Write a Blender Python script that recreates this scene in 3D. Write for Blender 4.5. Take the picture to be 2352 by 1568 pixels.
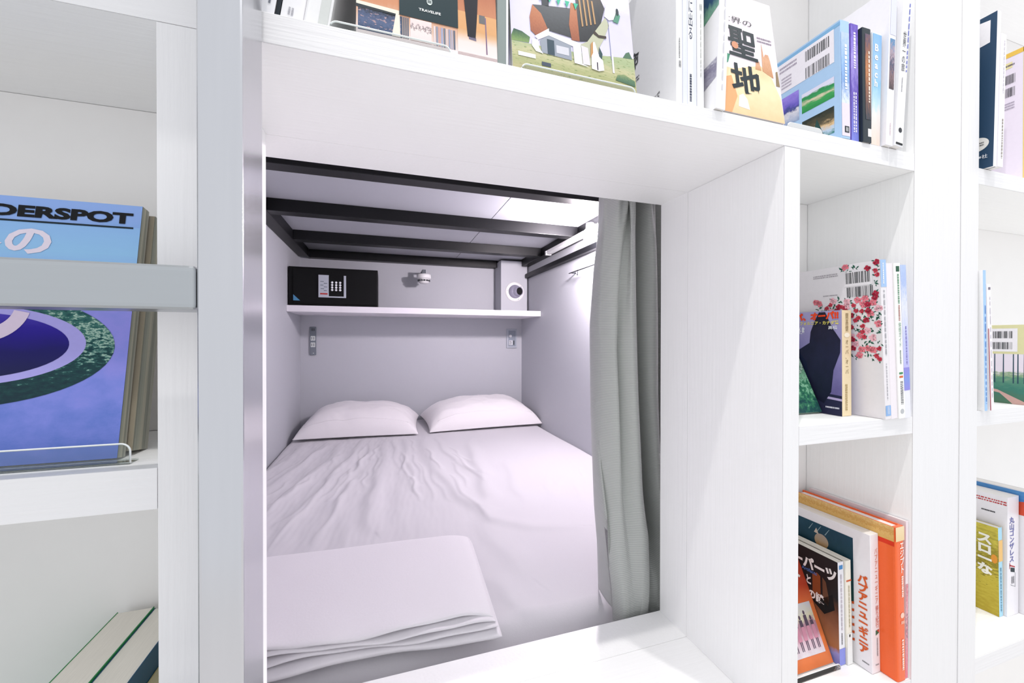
import bpy, bmesh, math, random
import numpy as np
from mathutils import Matrix, Vector, noise as mnoise

random.seed(7)
SC = bpy.context.scene
C = bpy.context.collection
for o in list(bpy.data.objects):
    bpy.data.objects.remove(o)

# ------------------------------------------------------------------ camera
def set_camera():
    yaw, pit, rol = math.radians(17.7475), math.radians(-0.3165), math.radians(0.0677)
    f = Vector((math.sin(yaw)*math.cos(pit), math.cos(yaw)*math.cos(pit), math.sin(pit)))
    r = Vector((math.cos(yaw), -math.sin(yaw), 0))
    u = r.cross(f)
    r2 = r*math.cos(rol) + u*math.sin(rol)
    u2 = -r*math.sin(rol) + u*math.cos(rol)
    cd = bpy.data.cameras.new('camera'); cd.sensor_width = 36.0; cd.lens = 924.13/2352*36
    cd.clip_start = 0.01; cd.clip_end = 50
    co = bpy.data.objects.new('camera', cd); C.objects.link(co)
    m = Matrix((r2, u2, -f)).transposed().to_4x4(); m.translation = (0, -0.4322, 0)
    co.matrix_world = m
    SC.camera = co
set_camera()

# ------------------------------------------------------------------ light and exposure
W = bpy.data.worlds.new('world'); SC.world = W; W.use_nodes = True
bg = W.node_tree.nodes['Background']
bg.inputs[0].default_value = (0.95, 0.972, 1.0, 1); bg.inputs[1].default_value = 1.08
LAMPS = [(-0.10, 15.0), (0.79, 15.0), (1.68, 9.0)]
for i, (lx, pw) in enumerate(LAMPS):                      # row of small ceiling downlights along the shelf
    ld = bpy.data.lights.new('ceiling_downlight', 'AREA'); ld.shape = 'DISK'; ld.size = 0.035
    ld.energy = pw; ld.color = (1.0, 0.97, 0.94)
    lo = bpy.data.objects.new('ceiling_downlight', ld); C.objects.link(lo)
    lo.location = (lx, -0.46, 2.0)
SC.view_settings.view_transform = 'Standard'
SC.view_settings.look = 'None'
SC.view_settings.gamma = 1.0
SC.view_settings.use_curve_mapping = False
SC.view_settings.exposure = 0.0
LAMP = 1030.0                                              # glow of the lamp inside the capsule

# ------------------------------------------------------------------ helpers: materials
def lin(c):
    if isinstance(c, str):
        c = c.lstrip('#'); c = tuple(int(c[i:i+2], 16)/255 for i in (0, 2, 4))
    return tuple((x/12.92 if x <= 0.04045 else ((x+0.055)/1.055)**2.4) for x in c)

MATS = {}
def mat(name, col='#ffffff', rough=0.5, metal=0.0, grain=None, var=0.03, bump=0.0, spec=0.5, sheen=0.0, emit=None, scale=60.0):
    """procedural surface: base colour modulated by (optionally stretched) noise, with bump"""
    if name in MATS: return MATS[name]
    m = bpy.data.materials.new(name); m.use_nodes = True; MATS[name] = m
    nt = m.node_tree; N = nt.nodes; L = nt.links; b = N['Principled BSDF']
    c = lin(col)
    tc = N.new('ShaderNodeTexCoord'); mp = N.new('ShaderNodeMapping')
    nz = N.new('ShaderNodeTexNoise'); nz.inputs['Scale'].default_value = scale; nz.inputs['Detail'].default_value = 5
    L.new(tc.outputs['Object'], mp.inputs[0]); L.new(mp.outputs[0], nz.inputs['Vector'])
    if grain: mp.inputs['Scale'].default_value = grain
    mx = N.new('ShaderNodeMix'); mx.data_type = 'RGBA'
    mx.inputs[6].default_value = tuple(max(0, x*(1-var)) for x in c) + (1,)
    mx.inputs[7].default_value = tuple(min(1, x*(1+var)) for x in c) + (1,)
    L.new(nz.outputs['Fac'], mx.inputs[0]); L.new(mx.outputs[2], b.inputs['Base Color'])
    b.inputs['Roughness'].default_value = rough; b.inputs['Metallic'].default_value = metal
    b.inputs['Specular IOR Level'].default_value = spec
    if sheen: b.inputs['Sheen Weight'].default_value = sheen
    if bump:
        bp = N.new('ShaderNodeBump'); bp.inputs['Strength'].default_value = bump; bp.inputs['Distance'].default_value = 0.002
        L.new(nz.outputs['Fac'], bp.inputs['Height']); L.new(bp.outputs[0], b.inputs['Normal'])
    if emit:
        b.inputs['Emission Color'].default_value = lin(emit[0]) + (1,); b.inputs['Emission Strength'].default_value = emit[1]
    return m

def ink(col, rough=0.45):
    return mat('print_' + col.lstrip('#'), col, rough, var=0.04, scale=220, spec=0.18)

def photo(name, stops, nscale=(6, 6), amt=0.25, detail=6, along='v', rough=0.35, ang=0.0, mixcols=None, mixscale=30, mixth=0.55):
    """printed picture: colour ramp along the print, broken up with noise"""
    if name in MATS: return MATS[name]
    m = bpy.data.materials.new(name); m.use_nodes = True; MATS[name] = m
    nt = m.node_tree; N = nt.nodes; L = nt.links; b = N['Principled BSDF']
    uv = N.new('ShaderNodeUVMap'); uv.uv_map = 'UVMap'
    mp = N.new('ShaderNodeMapping'); mp.inputs['Rotation'].default_value = (0, 0, ang); L.new(uv.outputs[0], mp.inputs[0])
    sx = N.new('ShaderNodeSeparateXYZ'); L.new(mp.outputs[0], sx.inputs[0])
    mp2 = N.new('ShaderNodeMapping'); mp2.inputs['Scale'].default_value = (nscale[0], nscale[1], 1); L.new(mp.outputs[0], mp2.inputs[0])
    nz = N.new('ShaderNodeTexNoise'); nz.inputs['Scale'].default_value = 1.0; nz.inputs['Detail'].default_value = detail; nz.inputs['Roughness'].default_value = 0.65
    L.new(mp2.outputs[0], nz.inputs['Vector'])
    ma = N.new('ShaderNodeMath'); ma.operation = 'MULTIPLY_ADD'; ma.inputs[1].default_value = amt*2
    L.new(nz.outputs['Fac'], ma.inputs[0])
    sb = N.new('ShaderNodeMath'); sb.operation = 'SUBTRACT'; sb.inputs[1].default_value = amt
    L.new(sx.outputs[1 if along == 'v' else 0], sb.inputs[0]); L.new(sb.outputs[0], ma.inputs[2])
    cr = N.new('ShaderNodeValToRGB'); L.new(ma.outputs[0], cr.inputs[0])
    el = cr.color_ramp.elements
    while len(el) > 1: el.remove(el[-1])
    el[0].position = stops[0][0]; el[0].color = lin(stops[0][1]) + (1,)
    for p_, c_ in stops[1:]:
        e = el.new(p_); e.color = lin(c_) + (1,)
    out = cr.outputs[0]
    if mixcols:
        n2 = N.new('ShaderNodeTexNoise'); n2.inputs['Scale'].default_value = mixscale; n2.inputs['Detail'].default_value = 3; L.new(mp.outputs[0], n2.inputs['Vector'])
        r2 = N.new('ShaderNodeValToRGB'); r2.color_ramp.elements[0].position = mixth; r2.color_ramp.elements[1].position = mixth + 0.06
        L.new(n2.outputs['Fac'], r2.inputs[0])
        mx = N.new('ShaderNodeMix'); mx.data_type = 'RGBA'; mx.inputs[7].default_value = lin(mixcols) + (1,)
        L.new(r2.outputs[0], mx.inputs[0]); L.new(out, mx.inputs[6]); out = mx.outputs[2]
    L.new(out, b.inputs['Base Color']); b.inputs['Roughness'].default_value = rough; b.inputs['Specular IOR Level'].default_value = 0.22
    return m

def acrylic_mat():
    if 'acrylic' in MATS: return MATS['acrylic']
    m = bpy.data.materials.new('acrylic'); m.use_nodes = True; MATS['acrylic'] = m
    nt = m.node_tree; N = nt.nodes; L = nt.links
    for n in list(N):
        if n.type == 'BSDF_PRINCIPLED': N.remove(n)
    out = [n for n in N if n.type == 'OUTPUT_MATERIAL'][0]
    tr = N.new('ShaderNodeBsdfTransparent'); tr.inputs[0].default_value = (0.93, 0.955, 0.95, 1)
    gl = N.new('ShaderNodeBsdfGlossy'); gl.inputs['Roughness'].default_value = 0.05
    lw = N.new('ShaderNodeLayerWeight'); lw.inputs[0].default_value = 0.25
    nz = N.new('ShaderNodeTexNoise'); nz.inputs['Scale'].default_value = 40
    mu = N.new('ShaderNodeMath'); mu.operation = 'MULTIPLY_ADD'; mu.inputs[1].default_value = 0.02; mu.use_clamp = True
    L.new(nz.outputs['Fac'], mu.inputs[0]); L.new(lw.outputs['Fresnel'], mu.inputs[2])
    mx = N.new('ShaderNodeMixShader'); L.new(mu.outputs[0], mx.inputs[0]); L.new(tr.outputs[0], mx.inputs[1]); L.new(gl.outputs[0], mx.inputs[2])
    L.new(mx.outputs[0], out.inputs[0])
    return m

EDGEV = mat('white_stained_wood_edge_upright', '#e8e7e9', 0.42, grain=(1, 1, 0.04), var=0.03, bump=0.3, scale=260)  # grained front edge, toned below the laminate to offset strong light on fronts
EDGEH = mat('white_stained_wood_edge_board', '#e9e8ea', 0.42, grain=(0.04, 1, 1), var=0.03, bump=0.3, scale=260)  # board fronts get the same lowered tone against the front light
WOODV = mat('white_laminate_upright', '#fafafa', 0.42, grain=(1, 1, 0.04), var=0.025, bump=0.22, scale=210)
WOODH = mat('white_laminate_board', '#fafafa', 0.42, grain=(0.04, 1, 1), var=0.025, bump=0.22, scale=210)
BACK = mat('white_laminate_back', '#f6f4f3', 0.6, var=0.015, scale=25)
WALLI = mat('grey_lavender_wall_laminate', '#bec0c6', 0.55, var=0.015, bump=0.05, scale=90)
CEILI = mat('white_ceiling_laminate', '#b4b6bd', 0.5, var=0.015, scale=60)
BLACK = mat('black_painted_steel', '#0b0c0f', 0.42, var=0.1, scale=80, spec=0.3)
ALU = mat('satin_aluminium', '#c4c5ca', 0.20, metal=0.80, grain=(1, 1, 0.05), var=0.03, bump=0.04, scale=160)
ALUH = mat('satin_aluminium_rung_shaded', '#abafb3', 0.30, metal=0.75, grain=(0.05, 1, 1), var=0.03, bump=0.04, scale=160)  # rung metal darker than the stiles, shading put into the colour
LINEN = mat('white_cotton_sheet', '#d3d1d6', 0.85, var=0.02, bump=0.1, scale=500, sheen=0.2)
PILLOWM = mat('white_pillowcase', '#f1eef0', 0.85, var=0.02, bump=0.12, scale=300, sheen=0.2)
DUVETM = mat('white_duvet_cover', '#e3e0e5', 0.88, var=0.02, bump=0.1, scale=260, sheen=0.2)
PAGES = mat('paper_pages', '#e9e4da', 0.8, grain=(1, 0.05, 0.05), var=0.09, scale=900)
PAGESW = mat('white_paper_pages', '#ece9e6', 0.8, grain=(1, 0.05, 0.05), var=0.07, scale=900)
WPLAST = mat('white_plastic', '#f0f0f0', 0.35, var=0.01)
EDGE = mat('acrylic_edge', '#f4f6f6', 0.25, var=0.02)

# ------------------------------------------------------------------ helpers: meshes and objects
def add_obj(name, me, m=None, parent=None, smooth=False):
    o = bpy.data.objects.new(name, me); C.objects.link(o)
    if m is not None:
        me.materials.clear(); me.materials.append(m)
    if parent is not None: o.parent = parent
    if smooth:
        for p in me.polygons: p.use_smooth = True
    return o

def tag(o, label, cat, group=None):
    o['label'] = label; o['category'] = cat
    if group: o['group'] = group
    return o

def thing(name, label, cat, loc=(0, 0, 0), group=None, rot=None):
    o = bpy.data.objects.new(name, None); C.objects.link(o); o.empty_display_size = 0.05
    o.location = loc
    if rot is not None: o.rotation_euler = rot
    return tag(o, label, cat, group)

def struct(name, me, m=None, parent=None):
    o = add_obj(name, me, m, parent)
    if parent is None: o['kind'] = 'structure'
    return o

def box_me(name, x0, y0, z0, x1, y1, z1, bev=0.0, seg=2):
    bm = bmesh.new(); bmesh.ops.create_cube(bm, size=1)
    for v in bm.verts:
        v.co = Vector((x0 + (v.co.x+.5)*(x1-x0), y0 + (v.co.y+.5)*(y1-y0), z0 + (v.co.z+.5)*(z1-z0)))
    if bev: bmesh.ops.bevel(bm, geom=list(bm.edges), offset=bev, segments=seg, affect='EDGES', profile=0.6)
    me = bpy.data.meshes.new(name); bm.to_mesh(me); bm.free(); return me

def boxes_me(name, lst, bev=0.0):
    bm = bmesh.new()
    for (x0, y0, z0, x1, y1, z1) in lst:
        r = bmesh.ops.create_cube(bm, size=1)
        for v in r['verts']:
            v.co = Vector((x0 + (v.co.x+.5)*(x1-x0), y0 + (v.co.y+.5)*(y1-y0), z0 + (v.co.z+.5)*(z1-z0)))
    if bev: bmesh.ops.bevel(bm, geom=list(bm.edges), offset=bev, segments=1, affect='EDGES')
    me = bpy.data.meshes.new(name); bm.to_mesh(me); bm.free(); return me

def box(name, x0, y0, z0, x1, y1, z1, m, parent=None, bev=0.0, origin=None):
    """box part; mesh coordinates are local to the parent"""
    return add_obj(name, box_me(name, x0, y0, z0, x1, y1, z1, bev), m, parent)

def prism_me(name, pts, axis, a, b, bev=0.0):
    """extrude a 2-D polygon along an axis (0=x,1=y,2=z) from a to b"""
    def P(p, t):
        c = list(p); c.insert(axis, t); return c
    n = len(pts); v = [P(p, a) for p in pts] + [P(p, b) for p in pts]
    f = [tuple(range(n))[::-1], tuple(range(n, 2*n))] + [(i, (i+1) % n, n+(i+1) % n, n+i) for i in range(n)]
    me = bpy.data.meshes.new(name); me.from_pydata(v, [], f)
    bm = bmesh.new(); bm.from_mesh(me); bmesh.ops.recalc_face_normals(bm, faces=bm.faces)
    if bev: bmesh.ops.bevel(bm, geom=list(bm.edges), offset=bev, segments=2, affect='EDGES')
    bm.to_mesh(me); bm.free(); return me

def tube_me(name, pts, r, seg=12, cap=True):
    pts = [Vector(p) for p in pts]; V = []; F = []
    for i, p in enumerate(pts):
        d = (pts[min(i+1, len(pts)-1)] - pts[max(i-1, 0)]).normalized()
        a = d.cross(Vector((0, 0, 1)) if abs(d.z) < 0.9 else Vector((1, 0, 0))).normalized(); b = d.cross(a)
        for k in range(seg):
            t = 2*math.pi*k/seg; V.append(p + a*math.cos(t)*r + b*math.sin(t)*r)
    for i in range(len(pts)-1):
        for k in range(seg):
            F.append((i*seg+k, i*seg+(k+1) % seg, (i+1)*seg+(k+1) % seg, (i+1)*seg+k))
    if cap: F += [tuple(range(seg))[::-1], tuple(range((len(pts)-1)*seg, len(pts)*seg))]
    me = bpy.data.meshes.new(name); me.from_pydata([tuple(v) for v in V], [], F)
    bm = bmesh.new(); bm.from_mesh(me); bmesh.ops.recalc_face_normals(bm, faces=bm.faces); bm.to_mesh(me); bm.free()
    return me

def lathe_me(name, prof, axis=1, seg=40):
    """revolve (radius, height) profile about an axis"""
    V = []; F = []; n = len(prof)
    for k in range(seg):
        t = 2*math.pi*k/seg
        for r, h in prof:
            c = [r*math.cos(t), r*math.sin(t)]; c.insert(axis, h); V.append(c)
    for k in range(seg):
        for i in range(n-1):
            a = k*n+i; b = ((k+1) % seg)*n+i; F.append((a, b, b+1, a+1))
    me = bpy.data.meshes.new(name); me.from_pydata(V, [], F)
    bm = bmesh.new(); bm.from_mesh(me); bmesh.ops.remove_doubles(bm, verts=bm.verts, dist=1e-6)
    bmesh.ops.recalc_face_normals(bm, faces=bm.faces); bm.to_mesh(me); bm.free()
    for p in me.polygons: p.use_smooth = True
    return me

def grid_me(name, X, Y, Z):
    ny, nx = X.shape
    V = np.stack([X, Y, Z], -1).reshape(-1, 3)
    idx = np.arange(nx*ny).reshape(ny, nx)
    F = np.stack([idx[:-1, :-1], idx[:-1, 1:], idx[1:, 1:], idx[1:, :-1]], -1).reshape(-1, 4)
    me = bpy.data.meshes.new(name); me.from_pydata(V.tolist(), [], F.tolist())
    for p in me.polygons: p.use_smooth = True
    return me

# ------------------------------------------------------------------ the setting
Z1, Z2, ZS = 0.2787, 0.3072, -0.565         # underside and top of the long upper shelf, sill
XL, XJL, XJ, XJ2, XC, XC2 = -0.1895, -0.171, 0.5494, 0.580, 0.8367, 1.0142
YBK = 0.176                                 # shelf back panels
YW0, YW1 = 0.193, 0.27                      # capsule front wall
IL, IR, IB, IC = -0.516, 1.014, 2.4935, 0.580   # capsule interior left, right, back, ceiling
# capsule front wall with its entrance
struct('wall_front', boxes_me('wall_front', [
    (-1.20, YW0, -0.95, XJL-0.004, YW1, 1.0), (XJ, YW0, -0.95, 2.36, YW1, 1.0),
    (XJL-0.004, YW0, Z1, XJ, YW1, 1.0), (XJL-0.004, YW0, -0.95, XJ, YW1, ZS)]), WOODV)
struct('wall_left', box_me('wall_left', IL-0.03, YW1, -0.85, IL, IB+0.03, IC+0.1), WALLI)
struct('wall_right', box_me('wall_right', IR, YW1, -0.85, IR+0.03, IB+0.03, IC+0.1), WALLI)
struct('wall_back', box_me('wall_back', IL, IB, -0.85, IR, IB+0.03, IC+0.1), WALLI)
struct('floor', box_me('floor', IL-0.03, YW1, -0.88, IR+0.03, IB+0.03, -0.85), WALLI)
struct('floor', box_me('floor', -3.2, -2.2, -1.33, 3.2, YW0, -1.3), mat('pale_corridor_floor', '#ece8e4', 0.5, grain=(0.1, 1, 1), var=0.06, scale=30))  # unseen corridor floor, added pale to bounce light up under the shelves
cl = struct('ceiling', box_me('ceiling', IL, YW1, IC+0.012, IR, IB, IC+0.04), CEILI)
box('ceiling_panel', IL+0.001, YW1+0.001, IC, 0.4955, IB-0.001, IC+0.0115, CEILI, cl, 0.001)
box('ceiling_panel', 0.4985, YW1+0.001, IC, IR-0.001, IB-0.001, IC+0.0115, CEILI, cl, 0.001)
# boxed-in duct in the far right corner, standing on the wall shelf
struct('trim_1', box_me('trim_1', 0.803, 2.336, 0.1905, IR-0.0125, IB-0.0005, 0.565, 0.001), WALLI)

# ------------------------------------------------------------------ bookshelves
def bookshelf_main():
    t = thing('bookshelf', 'white stained wooden bookshelf built around the bed opening', 'bookshelf', (0, 0, -0.95))
    o = -(-0.95)
    def b(name, x0, y0, z0, x1, y1, z1, m, bev=0.0012):
        if bev == 0.0: return box(name, x0, y0, z0+o, x1, y1, z1+o, m, t, bev)
        p_ = box(name, x0, y0+0.0012, z0+o, x1, y1, z1+o, m, t, 0.0)
        box('edge_band', x0, y0, z0+o, x1, y0+0.0011, z1+o, EDGEV if m is WOODV else EDGEH, p_, 0.0005)
        return p_
    b('shelf_board', -1.16, 0, Z1, XC-0.0005, YW0-0.0005, Z2, WOODH)
    b('upright', XL, 0.0004, ZS, -0.152, YW0-0.0005, Z1-0.0003, WOODV)
    b('upright', XJ, 0.0004, ZS, XJ2, YW0-0.0005, Z1-0.0003, WOODV)
    b('upright', XC, -0.0003, -0.95, XC+0.046, YW0-0.0005, 0.99, WOODV)
    b('upright', XC+0.0465, 0.0012, -0.95, XC2-0.0505, YW0-0.0005, 0.99, WOODV)
    b('upright', -1.192, 0, -0.95, -1.1603, YW0-0.0005, 0.99, WOODV)
    b('upright', -0.652, 0.0004, ZS, -0.62, YW0-0.0005, Z1-0.0003, WOODV)
    b('shelf_board', XJ2+0.0003, 0.0002, -0.1555, XC-0.0005, YBK-0.0005, -0.1275, WOODH)
    b('shelf_board', -1.16, 0.0002, -0.150, -0.6523, YBK-0.0005, -0.1135, WOODH)
    b('shelf_board', -0.6197, 0.0002, -0.150, XL-0.0003, YBK-0.0005, -0.1135, WOODH)
    b('sill_board', -1.16, 0, ZS-0.03, XC-0.0005, YW0-0.0005, ZS-0.0003, WOODH)
    b('shelf_board', -1.16, 0, 0.78, XC-0.0005, YW0-0.0005, 0.81, WOODH)
    for x0, x1, z0, z1 in ((-1.159, -0.6525, ZS, -0.1505), (-1.159, -0.6525, -0.113, Z1-0.0005), (-0.619, XL-0.0005, ZS, -0.1505), (-0.619, XL-0.0005, -0.113, Z1-0.0005), (-1.159, XC-0.001, Z2+0.0005, 0.7795),
                           (XJ2+0.0005, XC-0.001, ZS, -0.156), (XJ2+0.0005, XC-0.001, -0.127, Z1-0.0005)):
        b('back_panel', x0, YBK, z0, x1, YW0-0.001, z1, BACK, 0.0)
    return t
bookshelf_main()
def bookshelf_far():
    t = thing('bookshelf', 'white wooden bookshelf right of the wide white post', 'bookshelf', (0, 0, -0.95))
    o = 0.95
    def b(name, x0, y0, z0, x1, y1, z1, m, bev=0.0012):
        if bev == 0.0: return box(name, x0, y0, z0+o, x1, y1, z1+o, m, t, bev)
        p_ = box(name, x0, y0+0.0012, z0+o, x1, y1, z1+o, m, t, 0.0)
        box('edge_band', x0, y0, z0+o, x1, y0+0.0011, z1+o, EDGEV if m is WOODV else EDGEH, p_, 0.0005)
        return p_
    b('upright', XC2-0.050, 0, -0.95, XC2, YW0-0.0005, 0.99, WOODV)
    b('upright', 2.30, 0, -0.95, 2.33, YW0-0.0005, 0.99, WOODV)
    for z0, z1 in ((Z1, Z2), (-0.1555, -0.1275), (-0.603, -0.5738), (0.78, 0.81)):
        b('shelf_board', XC2+0.0003, 0.0002, z0, 2.2997, YBK-0.0005, z1, WOODH)
    b('back_panel', XC2+0.0005, YBK, -0.94, 2.2995, YW0-0.001, 0.98, BACK, 0.0)
bookshelf_far()

# ------------------------------------------------------------------ ladder
def ladder():
    t = thing('ladder', 'satin grey metal ladder standing in front of the bookshelf', 'ladder', (-0.12, -0.033, -1.3))
    def stile(x0, x1):
        add_obj('stile', box_me('stile', x0+0.12, -0.029, 0, x1+0.12, 0.0285, 2.4, 0.003, 3), ALU, t)
    stile(-0.1375, -0.1065); stile(-0.575, -0.544)
    for k in range(6):
        zc = 1.3395 + (k-3)*0.40
        me = box_me('rung', -0.4235, -0.029, -0.0172, -0.0180, 0.010, 0.0172, 0.0045, 3)
        r = add_obj('rung', me, ALUH, t); r.location = (0, 0, zc)
        r.rotation_euler = (0, 0, 0)
    return t
ladder()

# ------------------------------------------------------------------ capsule interior
def bunk_frame():
    t = thing('bunk_frame', 'black steel bunk frame of rails and cross beams under the ceiling', 'bed frame', (0, 1.4, 0.5275))
    z1 = 0.0520
    def b(n, x0, y0, x1, y1, z0=0.0): return add_obj(n, box_me(n, x0, y0-1.4, z0, x1, y1-1.4, z1, 0.002), BLACK, t)
    b('side_rail', IL+0.001, 0.29, -0.455, 2.434)
    b('side_rail', 0.957, 0.29, IR-0.001, 2.330)
    for y0 in (0.938, 1.444, 1.950):
        b('cross_beam', -0.4545, y0, 0.9565, y0+0.062)
    b('cross_beam', -0.4545, 2.4355, 0.800, IB-0.001)
    return t
bunk_frame()

# black cable duct below the right rail
dct = tag(add_obj('cable_duct', box_me('cable_duct', IR-0.032, 0.60, 0.444, IR-0.001, 2.325, 0.474, 0.004), BLACK),
          'black cable duct along the right wall below the bunk rail', 'cable duct')
# white cable channel in front of the right rail
def cable_channel():
    t = thing('cable_channel', 'white plastic cable channel beside the right bunk rail', 'cable duct', (0.93, 1.25, 0.4775))
    add_obj('housing', box_me('housing', -0.006, -0.62, 0.032, 0.026, 0.56, 0.0495, 0.002), WPLAST, t)
    add_obj('lid', box_me('lid', -0.002, -0.61, 0.026, 0.022, 0.55, 0.0318, 0.003), WPLAST, t)
    for y in (-0.61, 0.545):
        add_obj('end_cap', box_me('end_cap', -0.007, y-0.008, 0.024, 0.027, y+0.008, 0.0495, 0.002), WPLAST, t)
cable_channel()
# the bright bulb on the side of the white channel, between the first two cross beams
def bulb_lamp():
    t = thing('bulb_lamp', 'small bright round bulb beside the white cable channel near the curtain', 'lamp', (0.893, 1.20, 0.472))
    em = mat('lamp_glow', '#fff6fc', 0.3, emit=('#fff3fa', LAMP), var=0.0)
    add_obj('globe', lathe_me('globe', [(0.033*math.sin(a), -0.033*math.cos(a)) for a in [i*math.pi/16 for i in range(17)]], 2, 32), em, t)
    add_obj('socket', lathe_me('socket', [(0.0, 0.0545), (0.018, 0.0545), (0.018, 0.030), (0.012, 0.0332), (0.0, 0.0332)], 2, 24), WPLAST, t)
    add_obj('mounting_arm', box_me('mounting_arm', 0.0185, -0.010, 0.036, 0.0300, 0.010, 0.052, 0.001), WPLAST, t)
bulb_lamp()

def wall_shelf():
    m = mat('white_shelf_laminate', '#ebe8ee', 0.45, var=0.01)
    t = thing('wall_shelf', 'white wall shelf across the head of the bed', 'shelf', (0.25, 2.3, 0.155))
    add_obj('board', box_me('board', IL+0.001-0.25, 2.098-2.3+0.0012, 0, IR-0.001-0.25, IB-0.001-2.3, 0.0355, 0.001), m, t)
    add_obj('edge_band', box_me('edge_band', IL+0.001-0.25, 2.098-2.3, 0.0003, IR-0.001-0.25, 2.098-2.3+0.001, 0.0352), m, t)
wall_shelf()

def safe():
    t = thing('hotel_safe', 'black steel safe with a keypad on the wall shelf', 'safe', (-0.271, 2.115, 0.1908))
    bk = mat('black_powder_coat', '#070809', 0.55, var=0.1, bump=0.05, scale=500, spec=0.2)
    gr = mat('silver_keypad_plastic', '#b9bfc8', 0.35, metal=0.2, var=0.02)
    lx = -0.271
    add_obj('body', box_me('body', -0.240, 0.006, 0, 0.240, 0.30, 0.222, 0.003), bk, t)
    d = add_obj('door', box_me('door', -0.214, 0.0, 0.012, 0.234, 0.0055, 0.212, 0.0015), bk, t)
    X = lambda x: x - lx
    Zz = lambda z: z - 0.1908
    add_obj('keypad_frame', boxes_me('keypad_frame', [
        (X(-0.354), -0.008, Zz(0.240), X(-0.300), -0.0002, Zz(0.369)), (X(-0.3002), -0.008, Zz(0.240), X(-0.2195), -0.0002, Zz(0.2475)),
        (X(-0.2193), -0.008, Zz(0.240), X(-0.207), -0.0002, Zz(0.369))]), gr, d)
    add_obj('key_panel', box_me('key_panel', X(-0.2995), -0.005, Zz(0.2485), X(-0.2200), -0.0002, Zz(0.369)), bk, d)
    km = mat('key_white', '#e6e9ec', 0.3, var=0.02)
    kme = lathe_me('key', [(0.0, -0.0085), (0.0052, -0.0085), (0.0064, -0.0075), (0.0064, -0.0050)], 1, 16)
    for r in range(4):
        for c in range(3):
            k = add_obj('key', kme, km, d); k.location = (X(-0.282+c*0.0215), 0, Zz(0.328-r*0.0145))
    add_obj('red_light', box_me('red_light', X(-0.345), -0.0092, Zz(0.2565), X(-0.306), -0.0080, Zz(0.2645), 0.0004), mat('red_lens', '#b02822', 0.25, var=0.05), d)
    rows = []
    for i, (w0, w1) in enumerate(((0, 18), (18, 36), (0, 16), (18, 36), (2, 20), (18, 34))):
        z = 0.330 - i*0.0105
        rows.append((X(-0.344)+w0*0.001, -0.0086, Zz(z), X(-0.344)+w1*0.001, -0.0081, Zz(z+0.0032)))
    add_obj('instructions', boxes_me('instructions', rows), ink('#5a646e'), d)
    add_obj('corner_sticker', prism_me('corner_sticker', [(X(-0.485), Zz(0.219)), (X(-0.450), Zz(0.219)), (X(-0.485), Zz(0.253))], 1, -0.0008, -0.0001), ink('#4f87ad'), d)
safe()

def smoke_detector():
    t = thing('smoke_detector', 'round white smoke detector on the back wall', 'smoke detector', (0.263, 2.352, 0.440))
    dm = mat('detector_dark_slots', '#30343a', 0.6)
    add_obj('housing', lathe_me('housing', [(0.0, 0.0), (0.040, 0.0), (0.047, -0.004), (0.048, -0.026), (0.043, -0.031), (0.036, -0.033), (0.036, -0.036)], 2, 32), WPLAST, t)
    add_obj('sensing_chamber', lathe_me('sensing_chamber', [(0.036, -0.0361), (0.034, -0.052), (0.028, -0.062), (0.0, -0.063)], 2, 32), WPLAST, t)
    sl = []
    for k in range(12):
        a = 2*math.pi*k/12; cx, cy = 0.0352*math.cos(a), 0.0352*math.sin(a)
        sl.append((cx-0.006, cy-0.006, -0.049, cx+0.006, cy+0.006, -0.039))
    add_obj('slots', boxes_me('slots', sl), dm, t)
    add_obj('bracket', boxes_me('bracket', [(-0.012, -0.012, 0.0002, 0.012, 0.012, 0.018), (-0.012, -0.012, 0.0182, 0.012, 0.1405, 0.030)], 0.001), mat('bracket_grey', '#5b6168', 0.5), t)
smoke_detector()

def power_strip():
    t = thing('wall_outlet', 'narrow grey socket strip on the wall left of the pillows', 'outlet', (-0.440, IB-0.0005, -0.105))
    fr = mat('grey_socket_frame', '#767d86', 0.45); lt = mat('pale_socket_insert', '#d9dfdc', 0.4); dk = mat('socket_dark', '#272c31', 0.5)
    add_obj('plate', box_me('plate', -0.019, -0.010, 0, 0.019, -0.0002, 0.184, 0.002), fr, t)
    for z in (0.095, 0.052):
        s = add_obj('socket', box_me('socket', -0.013, -0.0125, z, 0.014, -0.0102, z+0.030, 0.001), lt, t)
        add_obj('slot', boxes_me('slot', [(-0.007, -0.0132, z+0.006, -0.004, -0.0126, z+0.024), (0.004, -0.0132, z+0.006, 0.007, -0.0126, z+0.024)]), dk, s)
    add_obj('vent', boxes_me('vent', [(-0.010+0.006*i, -0.0110, 0.158, -0.007+0.006*i, -0.0101, 0.176) for i in range(4)]), dk, t)
    add_obj('screw', lathe_me('screw', [(0, -0.0118), (0.003, -0.0118), (0.003, -0.0102)], 1, 12), lt, t).location = (0.003, 0, 0.012)
power_strip()

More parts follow.
